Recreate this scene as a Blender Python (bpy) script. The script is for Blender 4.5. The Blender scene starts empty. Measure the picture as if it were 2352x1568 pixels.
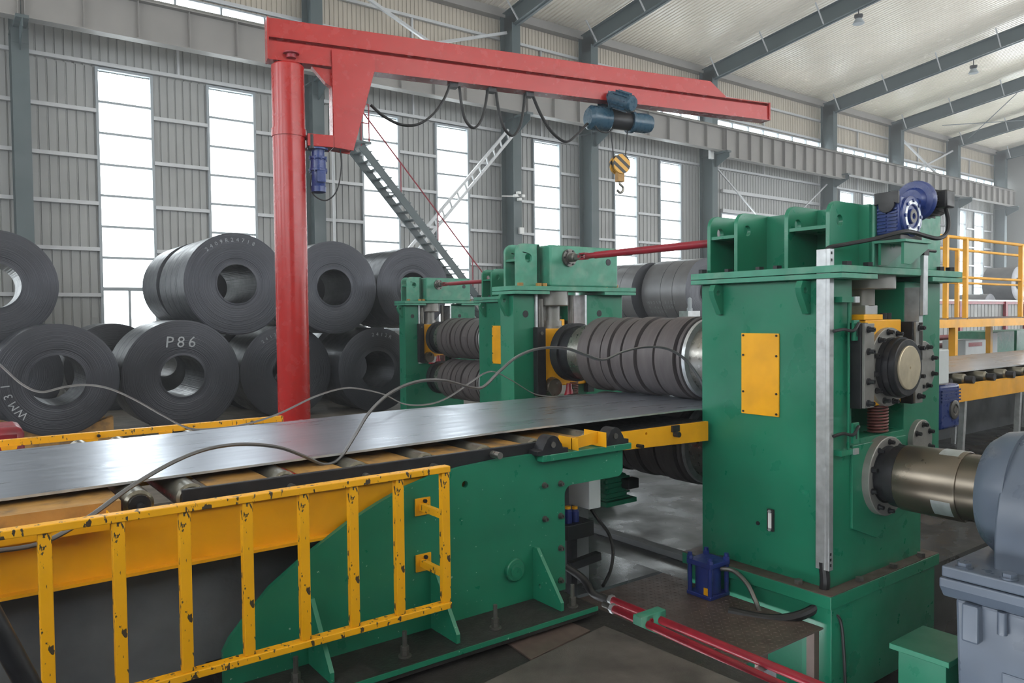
import bpy, math, random
from mathutils import Vector, Matrix
from mathutils.geometry import tessellate_polygon
random.seed(7)
S = bpy.context.scene
COL = S.collection
# ------------------------------------------------------------------ camera
CAMZ = 2.0
FPX = 1763.43
_y, _p, _r = [math.radians(a) for a in (53.26874881, -1.84494688, -0.57604228)]
FWD = Vector((math.cos(_p)*math.cos(_y), math.cos(_p)*math.sin(_y), math.sin(_p)))
_rt = FWD.cross(Vector((0, 0, 1))).normalized(); _up = _rt.cross(FWD)
RT = math.cos(_r)*_rt + math.sin(_r)*_up
UP = -math.sin(_r)*_rt + math.cos(_r)*_up
cam_d = bpy.data.cameras.new('camera'); cam = bpy.data.objects.new('camera', cam_d); COL.objects.link(cam)
m = Matrix((RT, UP, -FWD)).transposed().to_4x4(); m.translation = (0, 0, CAMZ)
cam.matrix_world = m
cam_d.sensor_width = 36.0; cam_d.lens = FPX/2352*36.0; cam_d.clip_start = 0.05; cam_d.clip_end = 400
S.camera = cam
# ------------------------------------------------------------------ world, lights, exposure
S.view_settings.view_transform = 'Standard'; S.view_settings.look = 'None'
S.view_settings.gamma = 1.0; S.view_settings.use_curve_mapping = False
S.view_settings.exposure = 0.0
W = bpy.data.worlds.new('overcast_sky'); S.world = W; W.use_nodes = True
bg = W.node_tree.nodes['Background']; bg.inputs[0].default_value = (0.93, 0.97, 1.0, 1); bg.inputs[1].default_value = 8.0
def portal(x0, x1, y, z0, z1, face):            # daylight through a window opening; face = -1 looks to -Y
    d = bpy.data.lights.new('daylight_portal', 'AREA'); d.shape = 'RECTANGLE'; d.size = x1-x0; d.size_y = z1-z0
    d.cycles.is_portal = True
    o = bpy.data.objects.new('daylight_portal', d); COL.objects.link(o)
    o.location = ((x0+x1)/2, y, (z0+z1)/2)
    o.rotation_euler = (math.radians(90)*(-1 if face < 0 else 1), 0, 0) if abs(face) == 1 else (0, math.radians(-90), 0)
    return o
# ------------------------------------------------------------------ pixel helpers (photo pixel -> point on a plane)
def ray(px, py): return FWD + RT*((px-1176)/FPX) - UP*((py-784)/FPX)
def PX(px, py, X): d = ray(px, py); return d*(X/d.x) + Vector((0, 0, CAMZ))
def PY(px, py, Y): d = ray(px, py); return d*(Y/d.y) + Vector((0, 0, CAMZ))
def PZ(px, py, Z): d = ray(px, py); return d*((Z-CAMZ)/d.z) + Vector((0, 0, CAMZ))
# ------------------------------------------------------------------ objects
def link(o): COL.objects.link(o); return o
def tag(o, label=None, cat=None, group=None, kind=None):
    if label: o['label'] = label
    if cat: o['category'] = cat
    if group: o['group'] = group
    if kind: o['kind'] = kind
    return o
WLOC = {}
def thing(name, label, cat, loc, group=None):
    o = bpy.data.objects.new(name, None); o.empty_display_size = 0.2
    o.location = loc; link(o); WLOC[o.name] = Vector(loc)
    return tag(o, label, cat, group)
def wloc(o): return WLOC.get(o.name, Vector((0, 0, 0))) if o else Vector((0, 0, 0))
class MB:
    def __init__(s): s.v = []; s.f = []
    def add(s, vs, fs):
        n = len(s.v); s.v += [Vector(v) for v in vs]; s.f += [[i+n for i in f] for f in fs]; return s
    def box(s, x0, x1, y0, y1, z0, z1):
        return s.add([(x0,y0,z0),(x1,y0,z0),(x1,y1,z0),(x0,y1,z0),(x0,y0,z1),(x1,y0,z1),(x1,y1,z1),(x0,y1,z1)],
                     [(3,2,1,0),(4,5,6,7),(0,1,5,4),(1,2,6,5),(2,3,7,6),(3,0,4,7)])
    def obox(s, c, ux, uy, uz, a, b, d):         # centre, three unit axes, full sizes
        c = Vector(c); ux, uy, uz = Vector(ux)*a/2, Vector(uy)*b/2, Vector(uz)*d/2
        vs = [c+ux*i+uy*j+uz*k for k in (-1, 1) for i, j in ((-1,-1),(1,-1),(1,1),(-1,1))]
        return s.add(vs, [(3,2,1,0),(4,5,6,7),(0,1,5,4),(1,2,6,5),(2,3,7,6),(3,0,4,7)])
    def bar(s, p0, p1, w, h, up=(0,0,1)):        # rectangular bar between two points
        p0, p1 = Vector(p0), Vector(p1); d = (p1-p0); L = d.length; d.normalize(); up = Vector(up)
        sx = d.cross(up)
        if sx.length < 1e-4: sx = d.cross(Vector((1,0,0)))
        sx.normalize(); uu = sx.cross(d)
        return s.obox((p0+p1)/2, d, sx, uu, L, w, h)
    def lathe(s, p, d, prof, n=32, cap=True, a0=0.0):   # prof: [(t along d, radius)]
        p, d = Vector(p), Vector(d).normalized()
        u = d.cross(Vector((0,0,1)))
        if u.length < 1e-4: u = d.cross(Vector((1,0,0)))
        u.normalize(); w = d.cross(u)
        vs = []
        for t, r in prof:
            for i in range(n):
                a = a0+2*math.pi*i/n; vs.append(p+d*t+u*(r*math.cos(a))+w*(r*math.sin(a)))
        fs = []
        for k in range(len(prof)-1):
            for i in range(n):
                j = (i+1) % n; fs.append((k*n+i, k*n+j, (k+1)*n+j, (k+1)*n+i))
        if cap:
            fs.append(tuple(range(n-1, -1, -1))); fs.append(tuple((len(prof)-1)*n+i for i in range(n)))
        return s.add(vs, fs)
    def ring(s, p, d, prof, n=32):               # closed profile
        return s.lathe(p, d, list(prof)+[prof[0]], n, cap=False)
    def cyl(s, p0, p1, r, r1=None, n=20):
        p0, p1 = Vector(p0), Vector(p1); L = (p1-p0).length
        return s.lathe(p0, p1-p0, [(0, r), (L, r if r1 is None else r1)], n)
    def tube(s, pts, r, n=8, flat=None):
        pts = [Vector(p) for p in pts]; vs = []; N = len(pts); prev = None
        for i, p in enumerate(pts):
            t = (pts[min(i+1, N-1)]-pts[max(i-1, 0)]).normalized()
            if prev is None:
                u = t.cross(Vector((0,0,1)))
                if u.length < 1e-3: u = t.cross(Vector((1,0,0)))
            else: u = prev - t*prev.dot(t)
            u.normalize(); prev = u; w = t.cross(u)
            ra, rb = (r, r) if flat is None else (r, flat)
            for k in range(n):
                a = 2*math.pi*k/n; vs.append(p+u*(ra*math.cos(a))+w*(rb*math.sin(a)))
        fs = [(i*n+k, i*n+(k+1) % n, (i+1)*n+(k+1) % n, (i+1)*n+k) for i in range(N-1) for k in range(n)]
        fs += [tuple(range(n-1, -1, -1)), tuple((N-1)*n+k for k in range(n))]
        return s.add(vs, fs)
    def plate(s, outer, holes, o, u, v, w):      # 2D outline (+ holes) in plane o,u,v extruded by vector w
        o, u, v, w = Vector(o), Vector(u), Vector(v), Vector(w)
        loops = [outer]+list(holes); pts = [q for l in loops for q in l]
        tris = tessellate_polygon([[Vector((a, b, 0)) for a, b in l] for l in loops])
        n = len(pts)
        vs = [o+u*a+v*b for a, b in pts]; vs += [q+w for q in vs]
        flip = u.cross(v).dot(w) > 0
        fs = []
        for t in tris:
            a, b, c = t
            ar = (pts[b][0]-pts[a][0])*(pts[c][1]-pts[a][1])-(pts[b][1]-pts[a][1])*(pts[c][0]-pts[a][0])
            if ar < 0: a, b, c = a, c, b
            if flip: fs += [(c, b, a), (a+n, b+n, c+n)]
            else: fs += [(a, b, c), (c+n, b+n, a+n)]
        k = 0
        for li, l in enumerate(loops):
            m_ = len(l); ar = sum(l[i][0]*l[(i+1) % m_][1]-l[(i+1) % m_][0]*l[i][1] for i in range(m_))
            ccw = (ar > 0) == (li == 0)
            for i in range(m_):
                j = (i+1) % m_
                q = (k+i, k+j, k+j+n, k+i+n)
                if ccw != flip: q = q[::-1]
                fs.append(q)
            k += m_
        return s.add(vs, fs)
    def build(s, name, mat, parent=None, smooth=35, origin=None, bevel=0, kind=None):
        base = wloc(parent); loc = Vector(origin) if origin is not None else base
        if origin is None and parent is None:
            xs = [v.x for v in s.v]; ys = [v.y for v in s.v]; zs = [v.z for v in s.v]
            loc = Vector(((min(xs)+max(xs))/2, (min(ys)+max(ys))/2, min(zs)))
        me = bpy.data.meshes.new(name); me.from_pydata([v-loc for v in s.v], [], s.f); me.validate(); me.update()
        if smooth:
            me.shade_smooth(); me.set_sharp_from_angle(angle=math.radians(smooth))
        o = bpy.data.objects.new(name, me); link(o); o.location = loc-base if parent else loc
        WLOC[o.name] = loc.copy()
        if parent: o.parent = parent
        if mat: me.materials.append(mat)
        if bevel:
            b = o.modifiers.new('bevel', 'BEVEL'); b.width = bevel; b.segments = 2; b.limit_method = 'ANGLE'; b.angle_limit = math.radians(40)
        if kind: o['kind'] = kind
        return o
def copy_tree(root, off, label=None, group=None):
    r = root.copy(); link(r); r.location = root.location+Vector(off); WLOC[r.name] = wloc(root)+Vector(off)
    if label: r['label'] = label
    if group: r['group'] = group
    def rec(src, dst):
        for ch in src.children:
            c = ch.copy(); link(c); c.parent = dst; WLOC[c.name] = wloc(ch)+Vector(off); rec(ch, c)
    rec(root, r); return r
def dup(o, parent, off):                         # copy one piece (shares its mesh) by an offset
    c = o.copy(); link(c); c.parent = parent; c.location = o.location+Vector(off); WLOC[c.name] = wloc(o)+Vector(off); return c
def circ(cx, cy, r, n=16, a0=0.0): return [(cx+r*math.cos(a0+2*math.pi*i/n), cy+r*math.sin(a0+2*math.pi*i/n)) for i in range(n)]
def arc(cx, cy, r, a, b, n=8): return [(cx+r*math.cos(math.radians(a+(b-a)*i/n)), cy+r*math.sin(math.radians(a+(b-a)*i/n))) for i in range(n+1)]
def spline(pts, n=8):                            # Catmull-Rom through points
    P = [Vector(p) for p in pts]; P = [P[0]*2-P[1]]+P+[P[-1]*2-P[-2]]; out = []
    for i in range(1, len(P)-2):
        for k in range(n):
            t = k/n; a, b, c, d = P[i-1], P[i], P[i+1], P[i+2]
            out.append(0.5*((2*b)+(c-a)*t+(2*a-5*b+4*c-d)*t*t+(3*b-a-3*c+d)*t**3))
    out.append(P[-2]); return out
def hexbolt(mb, p, d, r, h, n=6): return mb.lathe(p, d, [(0, r), (h, r)], n)
def capbolt(mb, p, d, r, h): return mb.lathe(p, d, [(0, r*1.5), (h*.25, r*1.5), (h*.25, r), (h, r), (h, r*.55), (h*.8, r*.5)], 10)
# ------------------------------------------------------------------ materials
def srgb(r, g, b):
    f = lambda c: c/12.92 if c <= .04045 else ((c+.055)/1.055)**2.4
    return (f(r/255), f(g/255), f(b/255), 1)
def pm(name, rgb, rough=.5, metal=0.0, var=.12, scale=5.0, bump=0.0, bscale=40.0, dirt=None, dirt_amt=.5, dirt_scale=3.0, chips=None, chip_amt=.36,
       stretch=(1, 1, 1), spec=.5, rvar=.1, detail=4.0):
    mt = bpy.data.materials.new(name); mt.use_nodes = True; nt = mt.node_tree; N = nt.nodes; L = nt.links
    b = N['Principled BSDF']; b.inputs['Roughness'].default_value = rough; b.inputs['Metallic'].default_value = metal
    b.inputs['Specular IOR Level'].default_value = spec
    tc = N.new('ShaderNodeTexCoord'); mp = N.new('ShaderNodeMapping'); mp.inputs['Scale'].default_value = stretch
    L.new(tc.outputs['Object'], mp.inputs['Vector'])
    def noise(sc, det=detail):
        n = N.new('ShaderNodeTexNoise'); n.inputs['Scale'].default_value = sc; n.inputs['Detail'].default_value = det
        L.new(mp.outputs[0], n.inputs['Vector']); return n
    c = srgb(*rgb)
    nz = noise(scale); hi = [min(1, x*(1+var)) for x in c[:3]]+[1]; lo = [x*(1-var) for x in c[:3]]+[1]
    rp = N.new('ShaderNodeValToRGB'); rp.color_ramp.elements[0].position = .3; rp.color_ramp.elements[1].position = .7
    rp.color_ramp.elements[0].color = lo; rp.color_ramp.elements[1].color = hi
    L.new(nz.outputs['Fac'], rp.inputs['Fac']); out = rp.outputs['Color']
    def mix(fac, col):
        nonlocal out
        mx = N.new('ShaderNodeMix'); mx.data_type = 'RGBA'; L.new(fac, mx.inputs['Factor']); L.new(out, mx.inputs['A'])
        mx.inputs['B'].default_value = srgb(*col); out = mx.outputs['Result']
    def ramp(fac, a, d, top=1.0):
        r = N.new('ShaderNodeMapRange'); r.inputs['From Min'].default_value = a; r.inputs['From Max'].default_value = d
        r.inputs['To Max'].default_value = top; r.clamp = True
        L.new(fac, r.inputs['Value']); return r.outputs[0]
    if dirt: mix(ramp(noise(dirt_scale, 7).outputs['Fac'], .48, .72, dirt_amt), dirt)
    if chips:
        f = ramp(noise(38, 6).outputs['Fac'], 1-chip_amt, 1-chip_amt+.02); mix(f, chips)
    L.new(out, b.inputs['Base Color'])
    if rvar:
        r = N.new('ShaderNodeMapRange'); r.inputs['To Min'].default_value = max(.02, rough-rvar); r.inputs['To Max'].default_value = min(1, rough+rvar)
        r.inputs['From Min'].default_value = .3; r.inputs['From Max'].default_value = .7
        L.new(noise(scale*2.3).outputs['Fac'], r.inputs['Value']); L.new(r.outputs[0], b.inputs['Roughness'])
    if bump:
        bp = N.new('ShaderNodeBump'); bp.inputs['Strength'].default_value = bump; bp.inputs['Distance'].default_value = .01
        L.new(noise(bscale, 5).outputs['Fac'], bp.inputs['Height']); L.new(bp.outputs[0], b.inputs['Normal'])
    return mt
M = dict(
 green=pm('green_machine_paint', (30, 118, 90), .34, var=.10, scale=2.2, bump=.06, bscale=14, dirt=(22, 84, 66), dirt_amt=.2, dirt_scale=1.6),
 green_light=pm('green_paint_worn', (66, 140, 116), .45, var=.12, scale=9, dirt=(150, 165, 150), dirt_amt=.3, dirt_scale=7),
 green_scratch=pm('green_paint_scratched', (32, 122, 94), .36, var=.10, scale=3, dirt=(20, 84, 68), dirt_amt=.22, dirt_scale=1.3, chips=(160, 190, 172), chip_amt=.31),
 yellow=pm('yellow_paint', (240, 172, 12), .42, var=.07, scale=4, dirt=(150, 104, 20), dirt_amt=.35, dirt_scale=2.2),
 yellow_chip=pm('yellow_paint_chipped', (243, 176, 14), .45, var=.06, scale=5, chips=(70, 60, 46), chip_amt=.40, stretch=(1, 1, .45)),
 yellow_dusty=pm('yellow_plate_under_scale_dust', (170, 128, 66), .6, var=.2, scale=6, dirt=(74, 66, 60), dirt_amt=.9, dirt_scale=7, bump=.3),
 red=pm('red_crane_paint', (168, 30, 28), .26, var=.05, scale=3, dirt=(134, 24, 26), dirt_amt=.12, dirt_scale=2, rvar=.03),
 red_dark=pm('dark_red_paint', (146, 26, 44), .38, var=.12, scale=8, dirt=(74, 28, 34), dirt_amt=.5, dirt_scale=5),
 blue=pm('blue_motor_paint', (34, 54, 114), .32, var=.12, scale=9),
 blue_bright=pm('blue_cylinder_paint', (36, 52, 122), .4, var=.12, scale=9, dirt=(40, 38, 60), dirt_amt=.5, dirt_scale=5),
 blue_hoist=pm('teal_blue_hoist_paint', (44, 78, 98), .3, var=.12, scale=9),
 black=pm('black_steel', (38, 39, 43), .45, .3, var=.25, scale=12, dirt=(70, 66, 62), dirt_amt=.3, dirt_scale=5),
 black_plastic=pm('black_plastic', (34, 34, 36), .45, var=.1),
 rubber=pm('black_rubber', (30, 30, 32), .5, var=.2),
 steel=pm('machined_steel', (150, 148, 142), .32, .9, var=.12, scale=10),
 steel_dull=pm('dull_steel', (112, 110, 106), .45, .75, var=.2, scale=8),
 steel_grey=pm('grey_worn_steel', (138, 137, 133), .38, .35, var=.1, scale=9),
 spindle=pm('oiled_spindle_steel', (120, 112, 100), .3, .85, var=.06, scale=3, rvar=.04),
 trimsteel=pm('sheared_trim_steel', (118, 118, 120), .38, .6, var=.1),
 brass=pm('bearing_end_brushed', (196, 184, 158), .4, .6, var=.1, scale=14),
 galv=pm('galvanised_channel', (196, 200, 202), .38, .7, var=.14, scale=14),
 rollskin=pm('dark_roll_sleeve', (92, 87, 88), .52, .15, var=.14, scale=4, stretch=(1, 6, 1)),
 rollsteel=pm('roller_steel', (128, 124, 112), .35, .8, var=.18, scale=7, dirt=(70, 62, 50), dirt_amt=.5),
 grey_box=pm('grey_gearbox_paint', (92, 102, 117), .34, var=.1, scale=3, dirt=(92, 100, 112), dirt_amt=.4, dirt_scale=2),
 cabinet=pm('pale_cabinet_paint', (206, 212, 214), .45, var=.05),
 wall=pm('grey_wall_cladding', (150, 151, 149), .5, .1, var=.05, scale=.8),
 wall_upper=pm('beige_upper_cladding', (178, 169, 154), .5, .05, var=.04, scale=.8),
 girt=pm('light_steel_girt', (184, 186, 188), .45, .2, var=.05),
 column=pm('slate_column_paint', (64, 78, 81), .42, var=.06, scale=1.5),
 rafter=pm('slate_rafter_paint', (70, 84, 88), .42, var=.06, scale=1.5),
 girder=pm('grey_girder_paint', (138, 135, 131), .5, var=.06, scale=1.5),
 ceiling=pm('white_roof_liner', (246, 238, 224), .24, var=.03, scale=.6, rvar=.04),
 frame=pm('white_window_frame', (150, 158, 163), .4, var=.03),
 concrete=pm('concrete', (112, 116, 120), .75, var=.22, scale=2, dirt=(56, 58, 62), dirt_amt=.6, dirt_scale=1.6, bump=.2),
 floor_dark=pm('oily_dark_floor', (38, 36, 35), .55, var=.35, scale=2.5, dirt=(40, 38, 38), dirt_amt=.7, dirt_scale=1.2, bump=.35, bscale=60, rvar=.2),
 floor_yard=pm('dirt_floor', (104, 98, 90), .8, var=.3, scale=3, dirt=(56, 52, 50), dirt_amt=.7, dirt_scale=.8, bump=.5),
 floor_wet=pm('wet_concrete_floor', (62, 64, 66), .3, var=.15, scale=.8, dirt=(44, 44, 46), dirt_amt=.4, dirt_scale=.5, bump=.12, bscale=70, rvar=.22),
 plate_steel=pm('dark_checker_steel', (96, 82, 76), .5, .25, var=.2, scale=5, dirt=(58, 50, 47), dirt_amt=.5),
 plate_fore=pm('dark_cover_steel', (88, 83, 80), .5, .15, var=.22, scale=4, dirt=(48, 46, 46), dirt_amt=.6, bump=.15, bscale=120),
 spring=pm('rusty_spring', (110, 66, 62), .5, .2, var=.2),
 chalk=pm('white_chalk', (158, 162, 166), .8, var=.2), white=pm('white_enamel', (225, 226, 224), .4, var=.03),
 rubble=pm('gravel', (120, 110, 98), .9, var=.4, scale=9),
)
def strip_mat():
    mt = pm('hot_rolled_strip', (182, 189, 202), .31, .9, var=.03, scale=2.0, stretch=(.25, 3, 1), dirt=(128, 132, 142), dirt_amt=.25, dirt_scale=1.6, rvar=.05)
    return mt
M['strip'] = strip_mat()
def coil_mat(name, rgb):
    mt = pm(name, rgb, .36, .45, var=.12, scale=3, rvar=.08)
    nt = mt.node_tree; N = nt.nodes; L = nt.links; b = N['Principled BSDF']
    tc = N.new('ShaderNodeTexCoord'); sp = N.new('ShaderNodeSeparateXYZ'); L.new(tc.outputs['Object'], sp.inputs[0])
    cb = N.new('ShaderNodeCombineXYZ'); L.new(sp.outputs[0], cb.inputs[0]); L.new(sp.outputs[2], cb.inputs[1])
    ln = N.new('ShaderNodeVectorMath'); ln.operation = 'LENGTH'; L.new(cb.outputs[0], ln.inputs[0])
    nz = N.new('ShaderNodeTexNoise'); nz.noise_dimensions = '1D'; nz.inputs['Scale'].default_value = 55; nz.inputs['Detail'].default_value = 3
    L.new(ln.outputs['Value'], nz.inputs['W'])
    bp = N.new('ShaderNodeBump'); bp.inputs['Strength'].default_value = .35; bp.inputs['Distance'].default_value = .02
    L.new(nz.outputs['Fac'], bp.inputs['Height']); L.new(bp.outputs[0], b.inputs['Normal'])
    return mt
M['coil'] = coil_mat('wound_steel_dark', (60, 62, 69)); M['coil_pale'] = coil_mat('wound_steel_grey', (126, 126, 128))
def glass_mat():
    mt = bpy.data.materials.new('window_glass'); mt.use_nodes = True; nt = mt.node_tree; N = nt.nodes; L = nt.links
    for n in list(N): N.remove(n)
    o = N.new('ShaderNodeOutputMaterial'); t = N.new('ShaderNodeBsdfTransparent'); g = N.new('ShaderNodeBsdfGlossy'); mx = N.new('ShaderNodeMixShader')
    t.inputs[0].default_value = (.93, .95, .95, 1); g.inputs['Roughness'].default_value = .02
    mx.inputs[0].default_value = .06
    L.new(t.outputs[0], mx.inputs[1]); L.new(g.outputs[0], mx.inputs[2]); L.new(mx.outputs[0], o.inputs[0])
    return mt
M['glass'] = glass_mat()
# ================================================================== HALL
WY = 24.0; XL, XR = -12.0, 62.6
COLX = [-5.9, 1.83, 9.7, 17.5, 21.45, 29.0, 39.1, 46.4, 53.9, 61.3]
def struct(o, label=None):
    o['kind'] = 'structure'
    if label: o['label'] = label
    return o
# ---- floors
def slab(name, x0, x1, y0, y1, z, mat, th=.3, label=None):
    o = MB().box(x0, x1, y0, y1, z-th, z).build(name, mat, smooth=0); return struct(o, label)
slab('floor', XL, XR, 9.0, WY+.1, 0.0, M['floor_yard'], .4, 'dirt and concrete floor of the coil yard')
slab('floor', 3.42, 5.02, 4.6, 9.0, -.25, M['floor_wet'], 1.0, 'wet concrete floor before the rolling mill')
slab('floor', 5.02, XR, 3.2, 9.0, -.25, M['floor_wet'], 1.0, 'wet concrete floor under the rolling mill')
slab('floor', XL, 3.42, 4.45, 9.0, -.25, M['floor_dark'], .3, 'dark floor behind the roller table foundation')
slab('floor', XL, 3.42, -14, 4.45, .08, M['floor_dark'], .6, 'oily dark floor beside the roller table')
slab('floor', 3.42, XR, -14, 4.6, -1.0, M['floor_dark'], .3, 'dark pit floor below the gearbox')
# concrete foundation below the roller table
f_ = MB().box(XL, 2.2, 4.3, 4.44, .08, .80)
struct(f_.build('wall_foundation', M['concrete'], smooth=0), 'stained concrete foundation wall under the yellow table beam')
struct(MB().box(8.6, 30, 6.3, 6.6, -.25, .75).build('wall_foundation', M['concrete'], smooth=0), 'concrete foundation wall behind the exit roller table')
# ---- corrugated cladding
def corr(mb, x0, x1, z0, z1, y, pitch=.22, dep=.035, rib=.05, sign=-1):
    n = max(1, round((x1-x0)/pitch)); p = (x1-x0)/n; prof = []
    for i in range(n):
        a = x0+i*p
        prof += [(a, 0), (a+p-rib, 0), (a+p-rib*.75, dep), (a+p-rib*.25, dep)]
    prof.append((x1, 0))
    vs = []; fs = []
    for x, d in prof: vs += [(x, y+sign*(.04-d)-sign*.04, z0), (x, y+sign*(.04-d)-sign*.04, z1)]
    for i in range(len(prof)-1): fs.append((2*i, 2*i+2, 2*i+3, 2*i+1))
    return mb.add(vs, fs)
wins = [(-9.2, -7.75), (-4.3, -2.85), (-1.4, .05), (3.63, 5.10), (6.58, 8.03), (11.6, 13.04), (14.49, 15.94), (18.97, 20.39), (23.40, 24.83), (26.25, 27.72),
        (41.1, 42.6), (43.6, 45.1), (48.4, 49.9), (51.0, 52.5), (55.6, 57.1), (58.4, 59.9)]
WB, WT = 1.55, 9.0            # tall windows
CB, CT = 10.65, 11.42         # clerestory band
wb = MB(); corr(wb, XL, XR, CT, 13.9, WY, .16, .03, .04)
wall = struct(wb.build('wall_back', M['wall_upper'], smooth=0), 'grey corrugated wall with tall windows behind the coils')
def panel(x0, x1, z0, z1): return corr(MB(), x0, x1, z0, z1, WY).build('cladding_panel', M['wall'], wall, smooth=0)
edges = [XL]+[e for w in wins for e in w]+[XR]
for i in range(0, len(edges), 2):
    a, b_ = edges[i], edges[i+1]
    if b_-a < 9: panel(a, b_, WB, WT)
    else:                                        # bay with a wide low window instead of tall ones
        panel(a, 30.6, WB, WT); panel(39.0, b_, WB, WT); panel(30.6, 39.0, 6.95, WT); panel(30.6, 39.0, WB, 3.4)
bays = [XL]+COLX[1:-1]+[XR]
for a, b_ in zip(bays[:-1], bays[1:]):
    corr(MB(), a, b_, WT-.1, CB, WY+.045).build('cladding_panel', M['wall'], wall, smooth=0); corr(MB(), a, b_, 0.0, WB+.1, WY+.045).build('cladding_panel', M['wall'], wall, smooth=0)
# wall girts between the windows
GZ = [2.72, 3.98, 5.24, 6.50, 7.78]
for i in range(0, len(edges), 2):
    a, b_ = edges[i], edges[i+1]
    if b_-a > 9: continue
    for z in GZ: MB().box(a, b_, WY-.16, WY-.05, z-.05, z+.05).build('girt', M['girt'], wall, smooth=0)
for a, b_ in zip(bays[:-1], bays[1:]):
    for z in (WT+.08, CT+.1, 12.55): MB().box(a, b_, WY-.16, WY-.05, z-.05, z+.05).build('girt', M['girt'], wall, smooth=0)
for z in (7.05, 8.0): MB().box(30.6, 39.0, WY-.2, WY-.05, z-.08, z+.08).build('girt', M['girt'], wall, smooth=0)
for x in (5.8, 13.6, 19.4, 25.4, 34, 43, 50.2, 57.6):
    MB().box(x-.03, x+.03, WY-.12, WY-.04, WT+.1, CB).build('girt_tie', M['girt'], wall, smooth=0)
    MB().box(x-.03, x+.03, WY-.12, WY-.04, CT+.1, 12.5).build('girt_tie', M['girt'], wall, smooth=0)
# ---- tall windows: frame, mullions, panes
def window(n, x0, x1, z0, z1, zs, low=True):
    f = MB(); t = .07
    f.box(x0, x0+t, WY-.1, WY+.06, z0, z1).box(x1-t, x1, WY-.1, WY+.06, z0, z1).box(x0+t, x1-t, WY-.1, WY+.06, z1-t, z1).box(x0+t, x1-t, WY-.1, WY+.06, z0, z0+t)
    o = struct(f.build('window_%d' % n, M['frame'], smooth=0))
    for z in zs[1:-1]: MB().box(x0+t, x1-t, WY-.07, WY+.03, z-.032, z+.032).build('mullion', M['frame'], o, smooth=0)
    zz = zs
    for a, b_ in zip(zz[:-1], zz[1:]):
        MB().box(x0+t, x1-t, WY+.035, WY+.043, a+.02, b_-.02).build('pane', M['glass'], o, smooth=0)
    return o
zs_ = [2.9+.86*i for i in range(7)]+[WT-.05]
for i, (a, b_) in enumerate(wins):
    o = window(i+1, a, b_, WB, WT, [WB+.05]+zs_)
    MB().box(a+.07, b_-.07, WY-.06, WY+.04, 2.84, 2.94).build('transom', M['frame'], o, smooth=0)
    MB().box((a+b_)/2-.03, (a+b_)/2+.03, WY-.05, WY+.03, WB+.07, 2.84).build('mullion', M['frame'], o, smooth=0)
    portal(a, b_, WY-.2, WB, WT, -1)
o = window(40, 30.6, 39.0, 3.4, 6.95, [3.45, 4.6, 5.75, 6.9]); portal(30.6, 39, WY-.2, 3.4, 6.6, -1)
for k in range(1, 6): MB().box(30.6+k*1.4-.03, 30.6+k*1.4+.03, WY-.05, WY+.03, 3.45, 6.9).build('mullion', M['frame'], o, smooth=0)
# clerestory band
k = 50
for a, b_ in zip(bays[:-1], bays[1:]):
    f = MB(); f.box(a, b_, WY-.08, WY+.05, CB, CB+.05).box(a, b_, WY-.08, WY+.05, CT-.05, CT)
    o = struct(f.build('window_%d' % k, M['frame'], smooth=0)); k += 1
    n = max(2, round((b_-a)/1.25)); p = (b_-a)/n
    for i in range(n):
        MB().box(a+i*p-.03, a+i*p+.03, WY-.06, WY+.04, CB+.05, CT-.05).build('mullion', M['frame'], o, smooth=0)
        MB().box(a+i*p+.03, a+i*p+p-.03, WY, WY+.008, CB+.05, CT-.05).build('pane', M['glass'], o, smooth=0)
portal(XL, XR, WY-.2, CB, CT, -1)
# ---- roof liner (ribs run down the slope), ridge above the line
SL = .14; ZE = 13.62; YR = 3.0; YF = -18.0
def roofz(y): return ZE+SL*(WY-y) if y >= YR else ZE+SL*(WY-YR)-SL*(YR-y)
def roof(x0, x1, y0, y1):
    mb = MB(); n = round((x1-x0)/.2); p = (x1-x0)/n; vs = []; fs = []; prof = []
    for i in range(n): a = x0+i*p; prof += [(a, 0), (a+p*.62, 0), (a+p*.70, .05), (a+p*.92, .05)]
    prof.append((x1, 0))
    for x, d in prof: vs += [(x, y0, roofz(y0)+d), (x, y1, roofz(y1)+d)]
    for i in range(len(prof)-1): fs.append((2*i, 2*i+1, 2*i+3, 2*i+2))
    return mb.add(vs, fs)
ce = struct(roof(XL, XR, YR, WY+.2).build('ceiling', M['ceiling'], smooth=0), 'white ribbed roof liner sloping up from the window wall')
struct(roof(XL, XR, YF, YR).build('ceiling', M['ceiling'], smooth=0), 'white ribbed roof liner above the camera side')
tr = MB().box(XL, XR, WY-.35, WY-.02, 13.3, 13.62); struct(tr.build('trim_1', M['girder'], smooth=0), 'grey eave gutter beam along the top of the wall')
# ---- far end wall, left end wall, camera-side wall
wr = MB(); wr.box(XR, XR+.15, -18, 24.3, 9.0, 17); wr.box(XR, XR+.15, -18, 24.3, 0, 1.5); 
for a, b_ in ((22.3, 24.3), (17.5, 18.6), (13, 14), (8, 9.5), (3, 4.5), (-3, -1.5), (-9, -7.5), (-18, -13)): wr.box(XR, XR+.15, a, b_, 1.5, 9.0)
struct(wr.build('wall_right', M['wall'], smooth=0), 'pale far end wall with wide bright windows')
wl = MB().box(XL-.15, XL, -18, 24.3, -1, 5.0).box(XL-.15, XL, -18, 24.3, 10.5, 17)
for a in (-18, -8, 0, 8, 16): wl.box(XL-.15, XL, a, a+2.4, 5.0, 10.5)
wl.box(XL-.15, XL, 22, 24.3, 5.0, 10.5)
struct(wl.build('wall_left', M['wall'], smooth=0))
for a in (-8, 0, 8): 
    p_ = portal(0, 6.5, 0, a+2.4, a+8, 2); p_.location = (XL+.05, a+5.2, 7.75); p_.data.size = 5.5; p_.data.size_y = 5.6
wf = MB()
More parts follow.
